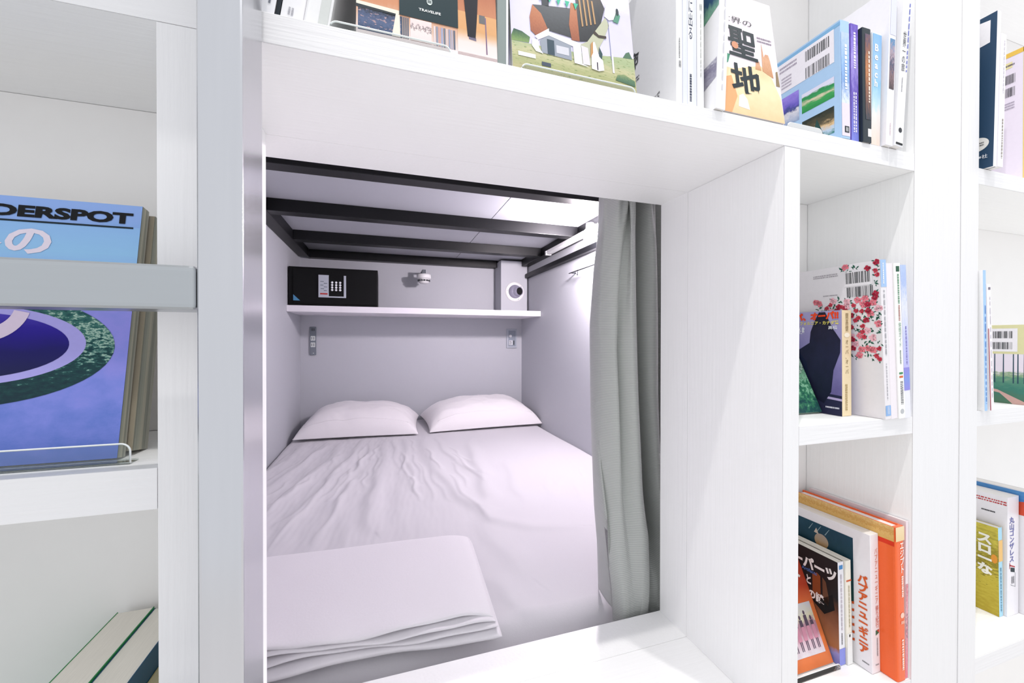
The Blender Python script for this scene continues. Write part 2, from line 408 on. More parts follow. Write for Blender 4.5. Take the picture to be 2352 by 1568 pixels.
def switch_plate():
    t = thing('wall_switch', 'grey switch and socket plate on the wall right of the pillows', 'switch', (0.9315, IB-0.0005, -0.066))
    fr = mat('switch_plate_grey', '#aeb4bd', 0.45); inn = mat('switch_insert_grey', '#8d96a2', 0.45); dk = mat('switch_dark', '#23282d', 0.5); lt = mat('switch_pale', '#d7d9dc', 0.4)
    add_obj('plate', box_me('plate', -0.041, -0.009, 0, 0.041, -0.0002, 0.145, 0.002), fr, t)
    add_obj('surround', box_me('surround', -0.026, -0.0105, 0.014, 0.030, -0.0092, 0.132, 0.001), inn, t)
    add_obj('dial', lathe_me('dial', [(0, -0.020), (0.009, -0.020), (0.011, -0.018), (0.011, -0.0107)], 1, 20), lt, t).location = (-0.012, 0, 0.090)
    sw = add_obj('rocker', box_me('rocker', -0.023, -0.0140, 0.022, 0.006, -0.0107, 0.058, 0.001), lt, t)
    add_obj('rocker_mark', boxes_me('rocker_mark', [(-0.018, -0.0146, 0.030, -0.004, -0.0141, 0.033), (-0.016, -0.0146, 0.040, -0.002, -0.0141, 0.043), (-0.018, -0.0146, 0.049, -0.006, -0.0141, 0.052)]), dk, sw)
    add_obj('slot', box_me('slot', 0.012, -0.0125, 0.024, 0.019, -0.0107, 0.056), dk, t)
switch_plate()

def air_nozzle():
    t = thing('air_nozzle', 'round white swivel air nozzle with a black bore', 'air vent', (0.906, 2.3355, 0.3435))
    gm = mat('nozzle_grey_plastic', '#9896a8', 0.3, var=0.02); hole = mat('nozzle_bore_black', '#050506', 0.7)
    add_obj('flange', lathe_me('flange', [(0.046, -0.006), (0.050, -0.009), (0.064, -0.008), (0.071, -0.004), (0.072, -0.0003)], 1, 48), WPLAST, t)
    add_obj('ball', lathe_me('ball', [(0.020, -0.030)] + [(0.049*math.sin(a), -0.008-0.030*math.cos(a)) for a in [0.45+0.11*i for i in range(11)]], 1, 40), gm, t)
    sp = add_obj('spout', lathe_me('spout', [(0.0265, -0.020), (0.0265, -0.050), (0.029, -0.052), (0.032, -0.050), (0.038, -0.022)], 1, 32), gm, t)
    sp.location = (0.004, 0, 0.0); sp.rotation_euler = (0, 0, math.radians(20))
    add_obj('bore', lathe_me('bore', [(0.0, -0.0495), (0.0268, -0.0495)], 1, 32), hole, sp)
    for a in (math.radians(175), math.radians(40), math.radians(-65)):
        add_obj('screw', lathe_me('screw', [(0, -0.011), (0.0025, -0.011), (0.0025, -0.007)], 1, 10), gm, t).location = (0.059*math.cos(a), 0, 0.059*math.sin(a))
air_nozzle()

def hanger_rail():
    t = thing('hanging_rail', 'thin black clothes rail on the right wall', 'rail', (0.985, 1.45, 0.36))
    dm = mat('dark_wire', '#2e3136', 0.4, metal=0.5)
    add_obj('rod', tube_me('rod', [(0, 0.155, 0.006), (0, -0.45, 0.006)], 0.0028, 10), dm, t, True)
    for y in (0.13, -0.42):
        add_obj('bracket', tube_me('bracket', [(0.0285, y, 0.006), (0.0032, y, 0.006)], 0.0035, 10), dm, t, True)
    hk = add_obj('hook', tube_me('hook', [(0, 0.055, 0.0095), (0, 0.052, 0.003), (0, 0.053, -0.004), (0, 0.055, -0.010), (0, 0.058, -0.014), (0, 0.055, -0.018), (0, 0.051, -0.015)], 0.0022, 8), dm, t, True)
hanger_rail()

# ------------------------------------------------------------------ bed
BZ = -0.580
def fbm(x, y, sc, seed, oc=4):
    out = np.zeros_like(x); a = 1.0; rng = np.random.RandomState(seed)
    for o in range(oc):
        for k in range(4):
            th = rng.uniform(0, 2*np.pi); ph = rng.uniform(0, 2*np.pi); s = sc*(2**o)*rng.uniform(0.7, 1.3)
            out += a*np.sin(s*(x*np.cos(th) + y*np.sin(th)) + ph + 0.9*np.sin(s*0.6*(x*np.sin(th) - y*np.cos(th)) + ph*2))
        a *= 0.5
    return out/4

WR = [  # creases: points on the mattress, width, height
 ([(-0.114, 2.014), (-0.141, 1.722), (-0.195, 1.464), (-0.227, 1.203), (-0.287, 1.021), (-0.336, 0.954)], 0.016, 0.0085),
 ([(0.011, 1.974), (0.003, 1.65), (-0.015, 1.369), (-0.039, 1.143), (-0.048, 0.979), (-0.031, 0.849)], 0.022, 0.011),
 ([(-0.218, 1.98), (-0.247, 1.608), (-0.296, 1.42), (-0.333, 1.208), (-0.40, 1.10)], 0.018, 0.009),
 ([(0.224, 1.908), (0.211, 1.559), (0.232, 1.253), (0.273, 0.989), (0.33, 0.80), (0.42, 0.72), (0.56, 0.69)], 0.024, 0.011),
 ([(0.475, 1.828), (0.423, 1.544), (0.404, 1.275), (0.371, 1.043), (0.34, 0.90)], 0.024, 0.012),
 ([(0.548, 1.358), (0.489, 1.052), (0.473, 0.874)], 0.02, 0.005),
 ([(0.118, 1.95), (0.108, 1.543), (0.123, 1.288), (0.102, 1.144)], 0.013, 0.006),
 ([(-0.115, 1.327), (-0.144, 1.163), (-0.166, 1.016)], 0.012, 0.006),
 ([(-0.416, 2.042), (-0.423, 1.711), (-0.48, 1.50)], 0.02, 0.008),
 ([(-0.30, 2.03), (-0.335, 1.72), (-0.39, 1.45), (-0.46, 1.25)], 0.015, 0.007),
 ([(-0.06, 2.0), (-0.075, 1.7), (-0.11, 1.5), (-0.16, 1.3)], 0.011, 0.006),
 ([(0.06, 1.95), (0.055, 1.7), (0.06, 1.45)], 0.011, 0.005),
 ([(0.29, 1.93), (0.30, 1.66), (0.33, 1.42), (0.40, 1.22)], 0.013, 0.006),
 ([(0.24, 0.50), (0.27, 0.42), (0.29, 0.34)], 0.02, 0.006),
 ([(0.30, 0.80), (0.31, 0.62), (0.34, 0.48)], 0.03, 0.007),
]
def crease(X, Y, k=1.0):
    H = np.zeros_like(X)
    for pts, wd, am in WR:
        pts = np.array(pts)
        tt = np.linspace(0, len(pts)-1, 40); i = np.minimum(tt.astype(int), len(pts)-2); f = (tt-i)[:, None]
        P = pts[i]*(1-f) + pts[i+1]*f
        P[:, 0] += 0.006*np.sin(tt*5 + wd*900)
        best = np.full(X.shape, 1e9); bt = np.zeros_like(X); sd = np.zeros_like(X)
        for j in range(len(P)-1):
            a, b = P[j], P[j+1]; d = b-a; L2 = (d**2).sum()
            t = np.clip(((X-a[0])*d[0] + (Y-a[1])*d[1])/L2, 0, 1)
            dx = X-(a[0]+t*d[0]); dy = Y-(a[1]+t*d[1]); dd = dx*dx+dy*dy
            s = (X-a[0])*d[1] - (Y-a[1])*d[0]
            m = dd < best; best[m] = dd[m]; bt[m] = ((j+t)/(len(P)-1))[m]; sd[m] = np.sign(s)[m]
        r = np.sqrt(best)*np.where(sd > 0, 1.0, 0.55)
        H += am*np.exp(-(r/wd)**2)*np.sin(np.pi*np.clip(bt*0.9+0.06, 0, 1))**0.6
    return H
_r = random.Random(12)
for _k in range(34):                                   # fine creases fanning out from between the pillows
    x_ = _r.uniform(-0.48, 0.36); y_ = _r.uniform(1.1, 2.02); sl = (x_-0.12)*_r.uniform(0.35, 0.75); ln = _r.uniform(0.18, 0.5)
    WR.append(([(x_, y_), (x_+sl*ln*0.4+_r.uniform(-.012, .012), y_-ln*0.5), (x_+sl*ln+_r.uniform(-.02, .02), y_-ln)], _r.uniform(0.005, 0.009), _r.uniform(0.0022, 0.0048)))
for _k in range(8):
    x_ = _r.uniform(0.4, 0.95); y_ = _r.uniform(0.7, 1.7)
    WR.append(([(x_, y_), (x_-0.03, y_-0.12), (x_-0.10, y_-0.26)], _r.uniform(0.006, 0.010), _r.uniform(0.0012, 0.0022)))

def mattress():
    x0, x1 = IL+0.004, IR-0.003
    nx, ny = 400, 560
    xs = np.linspace(x0, x1, nx)
    # path along y: back -> front, then round the front edge and down
    R = 0.055; yf = 0.316
    path = [(y, 0.0) for y in np.linspace(IB-0.004, yf+R, ny-46)]
    path += [(yf+R-R*math.sin(a), -(R-R*math.cos(a))) for a in np.linspace(0.05, math.pi/2, 26)]
    path += [(yf, -R-d) for d in np.linspace(0.008, 0.20, 20)]
    path = np.array(path)
    X = np.repeat(xs[None, :], len(path), 0); Y = np.repeat(path[:, 0][:, None], nx, 1); Z = np.repeat(path[:, 1][:, None], nx, 1) + BZ
    top = np.clip(1 + (Z-BZ)/0.03, 0, 1)
    left = np.clip((0.38-X)/0.5, 0.1, 1.0)
    H = crease(X, Y) + 0.0026*left*fbm(X*1.5 - 0.5*Y*0.3, Y*0.35, 42, 3, 3) + 0.0030*fbm(X, Y, 7, 5, 2)
    # sides round down towards the walls
    side = np.clip(np.minimum(X-x0, x1-X)/0.035, 0, 1); H -= 0.020*(1-side)**2
    H += 0.006*np.exp(-((X-0.30)/0.35)**2)
    Z = Z + H*top
    Y = Y - (1-top)*(0.003*fbm(X, Z, 16, 9, 3))
    me = grid_me('mattress_sheet', X, Y, Z)
    t = thing('mattress', 'double mattress under a creased white sheet', 'mattress', (0, 0, 0))
    add_obj('fitted_sheet', me, LINEN, t)
    add_obj('mattress_core', box_me('mattress_core', x0+0.01, yf+0.03, -0.85, x1-0.01, IB-0.01, BZ-0.045), LINEN, t)
mattress()

def pillow(label, cx, cy, rx, ry, h, rz, tiltx, seed, zoff):
    n = 90; m = 60
    u = np.linspace(-1, 1, n); v = np.linspace(-1, 1, m); U, V = np.meshgrid(u, v)
    prof = (np.clip(1-np.abs(U)**3.4, 0, 1)**0.60)*(np.clip(1-np.abs(V)**3.0, 0, 1)**0.55)
    # edges pulled in between the pointed corners
    ex = 1 - 0.045*(1-V**2)*1.0; ey = 1 - 0.06*(1-U**2)
    X = U*rx*ex; Y = V*ry*ey
    wr = 0.0065*fbm(U*1.4 + 0.5*V, V*0.9, 6, seed, 3)*prof**0.35 - 0.006*np.abs(fbm(U*1.2 - 0.8*V, V*1.3 + 0.4*U, 5, seed+9, 3))*prof**0.3 + 0.004*np.abs(fbm(U*2.0, V*0.5, 7, seed+5, 2))*(1-prof)*np.clip(prof*8, 0, 1)
    Zt = h*prof + wr; Zb = -0.16*h*prof*0.6
    bm_v = []; 
    top = np.stack([X, Y, Zt], -1).reshape(-1, 3); bot = np.stack([X, Y, Zb-0.002], -1).reshape(-1, 3)
    idx = np.arange(n*m).reshape(m, n)
    Ft = np.stack([idx[:-1, :-1], idx[:-1, 1:], idx[1:, 1:], idx[1:, :-1]], -1).reshape(-1, 4)
    Fb = Ft[:, ::-1] + n*m
    per = list(idx[0, :]) + list(idx[1:, -1]) + list(idx[-1, -2::-1]) + list(idx[-2:0:-1, 0])
    Fs = [(per[i], per[i]+n*m, per[(i+1) % len(per)]+n*m, per[(i+1) % len(per)]) for i in range(len(per))]
    me = bpy.data.meshes.new('pillow'); me.from_pydata(top.tolist()+bot.tolist(), [], Ft.tolist()+Fb.tolist()+Fs)
    bm = bmesh.new(); bm.from_mesh(me); bmesh.ops.remove_doubles(bm, verts=bm.verts, dist=1e-5); bmesh.ops.recalc_face_normals(bm, faces=bm.faces); bm.to_mesh(me); bm.free()
    for p in me.polygons: p.use_smooth = True
    t = thing('pillow', label, 'pillow', (cx, cy, BZ+zoff), 'pillows at the head of the bed', (tiltx, 0, rz))
    add_obj('pillowcase', me, PILLOWM, t)
    # hem seam along the front edge of the case
    pts = []
    for i in range(41):
        uu = -0.86 + 1.72*i/40; vv = -0.80
        k = int((uu+1)/2*(n-1)); j = int((vv+1)/2*(m-1))
        p = np.array([X[j, k], Y[j, k], Zt[j, k]]); pts.append((p[0], p[1], p[2]+0.0004))
    add_obj('seam', tube_me('seam', pts, 0.0014, 6), PILLOWM, t, True)
pillow('white pillow on the left side of the bed, under the safe', -0.124, 2.255, 0.342, 0.215, 0.150, math.radians(-5), math.radians(4), 11, 0.034)
pillow('white pillow on the right side of the bed, nearer the curtain', 0.630, 2.262, 0.376, 0.215, 0.156, math.radians(3), math.radians(4), 23, 0.034)

def duvet():
    t = thing('folded_duvet', 'folded white duvet at the front left of the mattress', 'duvet', (-0.12, 0.50, BZ+0.008), None, (0, 0, math.radians(-3)))
    nL = 4; zz = 0.0
    rng = np.random.RandomState(4)
    for L in range(nL):
        th = [0.017, 0.0105, 0.010, 0.0125][L]
        hx = 0.345 - 0.004*L; hy = 0.176 - 0.0045*L + rng.uniform(-0.003, 0.003)
        n = 120; m = 70
        # cross-section through y: a flattened loop, wavy along the front
        a = np.linspace(0, 2*np.pi, m); s = np.linspace(-1, 1, n); S, A = np.meshgrid(s, a)
        ca, sa = np.cos(A), np.sin(A)
        endr = np.clip((1-np.abs(S))/0.05, 0, 1)**0.5
        sup = 0.16
        yy = np.sign(ca)*np.abs(ca)**sup*hy; zr = np.sign(sa)*np.abs(sa)**0.75*th*0.5*(0.25+0.75*endr)
        X = S*hx + 0.0
        wave = 0.0035*np.sin(S*7+L*1.3) + 0.002*np.sin(S*17+L*2.1)
        sag = -0.010*np.clip((S-0.80)/0.20, 0, 1)**2 - 0.008*np.clip((-S-0.80)/0.20, 0, 1)**2
        front = np.clip((-yy/hy-0.70)/0.30, 0, 1)
        Z = zz + th*0.5 + zr + wave*front*(0.7 if L else 0.35) + sag*(L/3) + (0.0015*fbm(X, yy, 14, L, 3) if L == 3 else 0.0007*fbm(X, yy, 14, L, 3))
        Y = yy + 0.006*np.sin(S*5+L)*front
        if L == 0: Z = np.maximum(Z, 0.0002)
        me = grid_me('fold', X, Y, Z)
        bm = bmesh.new(); bm.from_mesh(me)
        bmesh.ops.remove_doubles(bm, verts=bm.verts, dist=1e-5)
        ed = [e for e in bm.edges if e.is_boundary]; bmesh.ops.holes_fill(bm, edges=ed); bmesh.ops.recalc_face_normals(bm, faces=bm.faces)
        bm.to_mesh(me); bm.free()
        for p in me.polygons: p.use_smooth = True
        add_obj('fold', me, DUVETM, t)
        zz += th*0.97
duvet()

# ------------------------------------------------------------------ curtain
def curtain_mat():
    m = bpy.data.materials.new('grey_ribbed_curtain'); m.use_nodes = True
    nt = m.node_tree; N = nt.nodes; L = nt.links; b = N['Principled BSDF']
    tc = N.new('ShaderNodeTexCoord')
    wv = N.new('ShaderNodeTexWave'); wv.bands_direction = 'Z'; wv.inputs['Scale'].default_value = 90; wv.inputs['Distortion'].default_value = 0.6
    L.new(tc.outputs['Object'], wv.inputs['Vector'])
    mx = N.new('ShaderNodeMix'); mx.data_type = 'RGBA'; mx.inputs[6].default_value = lin('#9b9f9d') + (1,); mx.inputs[7].default_value = lin('#babcb8') + (1,)
    L.new(wv.outputs['Fac'], mx.inputs[0]); L.new(mx.outputs[2], b.inputs['Base Color'])
    b.inputs['Roughness'].default_value = 0.42; b.inputs['Sheen Weight'].default_value = 0.25; b.inputs['Specular IOR Level'].default_value = 0.6
    bp = N.new('ShaderNodeBump'); bp.inputs['Strength'].default_value = 0.25; bp.inputs['Distance'].default_value = 0.001
    L.new(wv.outputs['Fac'], bp.inputs['Height']); L.new(bp.outputs[0], b.inputs['Normal'])
    return m
def smoothstep(a, b, x):
    t = np.clip((x-a)/(b-a), 0, 1); return t*t*(3-2*t)
def curtain():
    ns, nz = 200, 150
    zt, zb = 0.40, -0.70
    zs = np.linspace(zt, zb, nz)
    lz = [0.40, 0.309, 0.231, 0.134, -0.02, -0.165, -0.252, -0.339, -0.486, -0.58, -0.70]
    lx = [0.472, 0.466, 0.460, 0.450, 0.441, 0.444, 0.446, 0.449, 0.454, 0.460, 0.462]
    vz = [0.40, 0.297, 0.079, -0.121, -0.272, -0.425, -0.51, -0.60, -0.70]
    vx = [0.519, 0.521, 0.529, 0.537, 0.545, 0.551, 0.541, 0.530, 0.528]
    X = np.zeros((nz, ns)); Y = np.zeros((nz, ns)); Z = np.zeros((nz, ns))
    for i, z in enumerate(zs):
        xl = np.interp(-z, [-a for a in lz], lx); xv = np.interp(-z, [-a for a in vz], vx)
        low = float(smoothstep(-0.30, -0.56, np.array(z)))      # near the bed the cloth slips in front of the mattress
        topk = float(smoothstep(0.20, 0.32, np.array(z)))
        P = [(xl+0.018, 0.405), (xl+0.004, 0.375), (xl, 0.345), (xl+0.014, 0.322), (xl+0.030, 0.314), (xl+0.041, 0.330), (xl+0.053, 0.322), (xv-0.022, 0.308), (xv-0.005, 0.322), (xv+0.001, 0.360), (xv+0.005, 0.410), (xv+0.012, 0.452), (xv+0.022, 0.455), (xv+0.028, 0.420), (xv+0.030, 0.375),
             (xv+0.036, 0.342), (xv+0.050, 0.328), (xv+0.062, 0.345), (xv+0.068, 0.385), (xv+0.078, 0.412), (xv+0.090, 0.370), (xv+0.108, 0.345), (xv+0.132, 0.360), (xv+0.155, 0.395), (xv+0.175, 0.405)]
        Q = []
        for k, (px, py) in enumerate(P):
            if k >= 3:
                py = py*(1-low) + (0.2850 + (py-0.31)*0.13)*low
            elif k == 2: py = py*(1-low) + 0.318*low
            Q.append((px, py))
        Q = np.array(Q); nP = len(Q)
        t = np.linspace(0, nP-1-1e-6, ns); k = t.astype(int); f = (t-k)[:, None]
        g = lambda j: Q[np.clip(j, 0, nP-1)]
        p0, p1, p2, p3 = g(k-1), g(k), g(k+1), g(k+2)
        c = 0.5*((2*p1) + (p2-p0)*f + (2*p0-5*p1+4*p2-p3)*f**2 + (3*p1-p0-3*p2+p3)*f**3)
        X[i] = c[:, 0]; Y[i] = c[:, 1] + topk*0.009*np.sin(t*3.6) + 0.0022*np.sin(t*1.7+z*9)*np.clip(1-low, 0, 1)
        X[i] += 0.003*np.sin(z*7+t*0.8)
        bottom = np.where(t < 2.2, BZ+0.012, zb)
        zz = zt + (bottom-zt)*(i/(nz-1)); Z[i] = zz
    Y = np.maximum(Y, 0.2735)
    me = grid_me('curtain', X, Y, Z)
    t = thing('curtain', 'grey ribbed curtain gathered at the right of the bed opening', 'curtain', (0, 0, 0))
    o = add_obj('cloth', me, curtain_mat(), t)
    so = o.modifiers.new('thickness', 'SOLIDIFY'); so.thickness = 0.0012
    add_obj('curtain_rail', box_me('curtain_rail', -0.30, 0.335, 0.401, 0.95, 0.365, 0.420, 0.002), WPLAST, t)
curtain()

# ------------------------------------------------------------------ books
TXT = {}
def text_geo(s, vertical=False, bold=0.0):
    key = (s, vertical, bold)
    if key in TXT: return TXT[key]
    cu = bpy.data.curves.new('glyphs', 'FONT'); cu.body = '\n'.join(s) if vertical else s
    cu.align_x = 'CENTER' if vertical else 'LEFT'; cu.offset = bold; cu.resolution_u = 3; cu.space_line = 0.92
    ob = bpy.data.objects.new('glyphs', cu); C.objects.link(ob)
    dg = bpy.context.evaluated_depsgraph_get(); me = bpy.data.meshes.new_from_object(ob.evaluated_get(dg))
    v = np.array([x.co[:2] for x in me.vertices]); f = [tuple(p.vertices) for p in me.polygons]
    bpy.data.objects.remove(ob); bpy.data.curves.remove(cu); bpy.data.meshes.remove(me)
    lo, hi = v.min(0), v.max(0); v = (v-lo)/np.maximum(hi-lo, 1e-6)
    TXT[key] = (v, f); return TXT[key]

class Book:
    """spine faces local -y, thickness along +x, height +z; L is the cover facing -x, S the spine"""
    def __init__(s, label, z, x0, y0, t, h, w, yaw=0, lean=0, tilt=0, cover='#f0f0f2', pages=None, spine=None, group=None, name='book', hard=False, bulge=0.0, cat='book', rough=0.35):
        s.t, s.h, s.w, s.b = t, h, w, bulge
        ra = math.radians
        M = Matrix.Rotation(-ra(tilt), 4, 'X') @ Matrix.Rotation(ra(lean), 4, 'Y') @ Matrix.Rotation(ra(yaw), 4, 'Z')
        s.root = thing(name, label, cat, (0, 0, 0), group)
        s.root.matrix_world = Matrix.Translation((x0, y0, z + 0.0004 + t*max(0, math.sin(ra(lean))) + t*max(0, math.sin(ra(tilt))))) @ M
        ct = 0.0022 if hard else 0.0008; ins = 0.003 if hard else 0.0006
        cm = cover if not isinstance(cover, str) else mat('cover_' + cover.lstrip('#'), cover, rough, var=0.03, bump=0.02, scale=150, spec=0.25)
        sm = cm if spine is None else (spine if not isinstance(spine, str) else mat('cover_' + spine.lstrip('#'), spine, rough, var=0.03, bump=0.02, scale=150, spec=0.25))
        add_obj('front_board', box_me('front_board', 0, ct*0.6, 0, ct, w, h, 0.0002), cm, s.root)
        add_obj('back_board', box_me('back_board', t-ct, ct*0.6, 0, t, w, h, 0.0002), cm, s.root)
        n = 8; pts = []
        for i in range(n+1):
            a = math.pi*i/n; e = min(0.0012, t*0.2)
            x = t/2 - t/2*math.copysign(abs(math.cos(a))**0.5, math.cos(a)); pts.append((x, ct*0.7 - (ct*0.7+bulge)*math.sin(a)**0.5 if 0 < i < n else ct*0.7))
        pts += [(t-ct*0.5, ct*1.7), (ct*0.5, ct*1.7)]
        add_obj('spine', prism_me('spine', pts, 2, 0, h), sm, s.root)
        add_obj('page_block', box_me('page_block', ct, ct*1.8, ins, t-ct, w-ins-0.0008, h-ins), pages or PAGESW, s.root)
    def P(s, face, a, b, e):
        return (-e, s.w*(1-a), b*s.h) if face == 'L' else (a*s.t, -s.b-e, b*s.h)
    def poly(s, face, pts, m, name='print_patch', lay=1, parent=None):
        e = 0.00015 + 0.00014*lay
        v = [s.P(face, a, b, e) for a, b in pts]
        me = bpy.data.meshes.new(name); me.from_pydata(v, [], [tuple(range(len(v)))])
        uv = me.uv_layers.new(name='UVMap'); A = np.array(pts); lo, hi = A.min(0), A.max(0)
        for i in range(len(pts)): uv.data[i].uv = tuple((A[i]-lo)/np.maximum(hi-lo, 1e-6))
        return add_obj(name, me, ink(m) if isinstance(m, str) else m, parent or s.root)
    def rect(s, face, a0, b0, a1, b1, m, name='print_patch', lay=1):
        return s.poly(face, [(a0, b0), (a1, b0), (a1, b1), (a0, b1)], m, name, lay)
    def ell(s, face, ca, cb, ra, rb, m, name='print_patch', lay=1, n=36, a0=0, a1=2*math.pi):
        return s.poly(face, [(min(1, max(0, ca+ra*math.cos(a0+(a1-a0)*i/n))), cb+rb*math.sin(a0+(a1-a0)*i/n)) for i in range(n)], m, name, lay)
    def faces(s, face, polys, m, name, lay=2):
        e = 0.00015 + 0.00014*lay; V = []; F = []
        for pl in polys:
            F.append(tuple(range(len(V), len(V)+len(pl)))); V += [s.P(face, a, b, e) for a, b in pl]
        me = bpy.data.meshes.new(name); me.from_pydata(V, [], F)
        o = add_obj(name, me, ink(m) if isinstance(m, str) else m, s.root)
        if name in ('flower_print', 'leaf_print'): o['kind'] = 'stuff'
        return o
    def text(s, face, txt, a0, b0, a1, b1, m, vertical=False, bold=0.0, name='title_text', lay=3, shear=0.0):
        v, f = text_geo(txt, vertical, bold); e = 0.00015 + 0.00014*lay
        V = [s.P(face, a0+(a1-a0)*x, b0+(b1-b0)*y + shear*(x), e) for x, y in v]
        me = bpy.data.meshes.new(name); me.from_pydata(V, [], f)
        return add_obj(name, me, ink(m) if isinstance(m, str) else m, s.root)
    def lines(s, face, a0, b0, a1, b1, n, m='#77757a', vertical=False, seed=0, name='small_print'):
        rng = random.Random(seed+int(a0*991)+int(b0*1777)); pl = []
        for i in range(n):
            p = 0.0
            while p < 1:
                q = min(1, p + rng.uniform(0.02, 0.06)*1.5)
                if vertical:
                    aa = a0+(a1-a0)*(i+0.2)/n; ab_ = a0+(a1-a0)*(i+0.8)/n
                    bb0 = b1-(b1-b0)*q; bb1 = b1-(b1-b0)*p
                    pl.append([(aa, bb0), (ab_, bb0), (ab_, bb1), (aa, bb1)])
                else:
                    c0 = b0+(b1-b0)*(i+0.25)/n; c1 = b0+(b1-b0)*(i+0.75)/n
                    pl.append([(a0+(a1-a0)*p, c0), (a0+(a1-a0)*q, c0), (a0+(a1-a0)*q, c1), (a0+(a1-a0)*p, c1)])
                p = q + rng.uniform(0.012, 0.03)
        return s.faces(face, pl, m, name, 3)
    def barcode(s, face, a0, b0, a1, b1, seed=1, ground=None):
        rng = random.Random(seed); pl = []; p = 0.0
        if ground: s.rect(face, a0-0.04*(a1-a0), b0-0.25*(b1-b0), a1+0.04*(a1-a0), b1+0.08*(b1-b0), ground, 'barcode_label', 2)
        while p < 1:
            w = rng.choice((0.012, 0.012, 0.022, 0.032)); q = min(1, p+w)
            pl.append([(a0+(a1-a0)*p, b0), (a0+(a1-a0)*q, b0), (a0+(a1-a0)*q, b1), (a0+(a1-a0)*p, b1)])
            p = q + rng.choice((0.012, 0.018, 0.026, 0.045))
        return s.faces(face, pl, '#2c3034', 'barcode', 3)

T, ZM, ZF, ZL = Z2, -0.1275, -0.5738, -0.1135
sea = photo('print_sea_blue', [(0.0, '#5f78c8'), (0.25, '#7d88da'), (0.5, '#918fe0'), (0.7, '#7f8ad8'), (0.8, '#86ace4'), (1, '#8faee8')], (5, 8), 0.4)
def book_wonder():
    b = Book('blue travel book showing a dark round sea hole, leaning in the bay behind the ladder', ZL, -0.236, 0.036, 0.012, 0.251, 0.19, 90, 0, 10, cover='#8fb2e8', spine='#9a9c92', pages=PAGESW, rough=0.18)
    b.rect('S', 0, 0, 1, 1, photo('stacked_page_edges', [(0, '#8f9186'), (0.3, '#a8a898'), (0.5, '#c0b9a6'), (0.6, '#86887c'), (1, '#b4b1a4')], (14, 1), 0.6, along='u'), 'page_edges', 0)
    b.rect('L', 0, 0, 1, 1, sea, 'cover_photo', 0)
    b.rect('L', 0, 0.62, 1, 0.905, photo('print_pale_sea', [(0, '#8a8de0'), (0.3, '#8fb3ea'), (0.6, '#94c4ec'), (1, '#8fb9ea')], (3, 10), 0.15), 'cover_photo', 1)
    reef = photo('print_reef', [(0.0, '#12303a'), (0.40, '#184244'), (0.52, '#4d8078'), (0.62, '#b4cfbe'), (0.72, '#3a7068'), (1.0, '#1c484c')], (26, 34), 0.9, 8)
    deep = photo('print_deep_hole', [(0.0, '#121743'), (0.4, '#1c1862'), (0.75, '#2f2192'), (1, '#4a3cae')], (3, 3), 0.1)
    cx, cy = 0.36, 0.415
    b.ell('L', cx, cy, 0.585, 0.212, reef, 'cover_photo', 2, 60)
    b.ell('L', cx, cy+0.012, 0.47, 0.148, '#a9a3e4', 'cover_photo', 3, 60)
    b.ell('L', cx, cy+0.010, 0.405, 0.122, deep, 'cover_photo', 4, 60)
    b.text('L', 'WON', 0.13, 0.918, 0.385, 0.966, '#0d0f13', bold=0.05, lay=4)
    b.text('L', 'DERSPOT', 0.40, 0.918, 0.965, 0.966, '#0d0f13', bold=0.05, lay=4)
    b.faces('L', [[(0.10, 0.899), (0.97, 0.899), (0.97, 0.906), (0.10, 0.906)]], '#15262e', 'underline', 4)
    b.text('L', '世界の', 0.06, 0.765, 0.645, 0.888, '#e6dcea', bold=0.03, lay=4)
    # rounded end of a large pale title stroke, mostly cut off by the frame
    arc = [(0.44+0.165*math.cos(t), 0.572+0.135*math.sin(t)) for t in [-0.2-i*1.3/12 for i in range(13)]]
    arc2 = [(0.44+0.105*math.cos(t), 0.572+0.085*math.sin(t)) for t in [-0.2-i*1.3/12 for i in range(13)]]
    b.poly('L', arc + arc2[::-1], '#dccbe0', 'title_stroke', 6)
book_wonder()
b = Book('thick cream paperback leaning behind the blue sea hole book', ZL, -0.232, 0.052, 0.026, 0.243, 0.18, 90, 0, 10, cover='#a59a86', spine='#a7a290', pages=mat('yellowed_pages', '#c9c3b4', 0.8, grain=(1, 0.05, 0.05), var=0.12, scale=900))
b.rect('S', 0, 0, 1, 1, MATS['stacked_page_edges'], 'page_edges', 0)

def acrylic_stand(label, x0, x1, y, z, lip=0.017, back=0.10, depth=0.07, r=0.007):
    t = thing('book_stand', label, 'book stand', ((x0+x1)/2, y, z+0.0003), 'clear acrylic book stands'); hw = (x1-x0)/2; th = 0.0022
    def plate(name, h):
        pts = [(-hw, 0), (hw, 0)] + [(hw-r+r*math.cos(a), h-r+r*math.sin(a)) for a in [i*math.pi/2/6 for i in range(7)]] + [(-hw+r-r*math.sin(a), h-r+r*math.cos(a)) for a in [i*math.pi/2/6 for i in range(7)]]
        return prism_me(name, pts, 1, 0, th), pts
    me, pts = plate('lip', lip); L = add_obj('lip', me, acrylic_mat(), t)
    rim = [(px, th/2, pz) for px, pz in pts[2:]]; rim = [(hw, th/2, 0.001)] + rim + [(-hw, th/2, 0.001)]
    add_obj('edge', tube_me('edge', rim, 0.00085, 8), EDGE, L, True)
    add_obj('base', box_me('base', -hw, th+0.0002, 0, hw, depth, th*0.7), acrylic_mat(), t)
    if back:
        me2, p2 = plate('support', back); S = add_obj('support', me2, acrylic_mat(), t); S.location = (0, depth+0.0003, 0); S.rotation_euler = (math.radians(-8), 0, 0)
        rim = [(hw, th/2, 0.001)] + [(px, th/2, pz) for px, pz in p2[2:]] + [(-hw, th/2, 0.001)]
        add_obj('edge', tube_me('edge', rim, 0.0007, 6), EDGE, S, True)
    return t
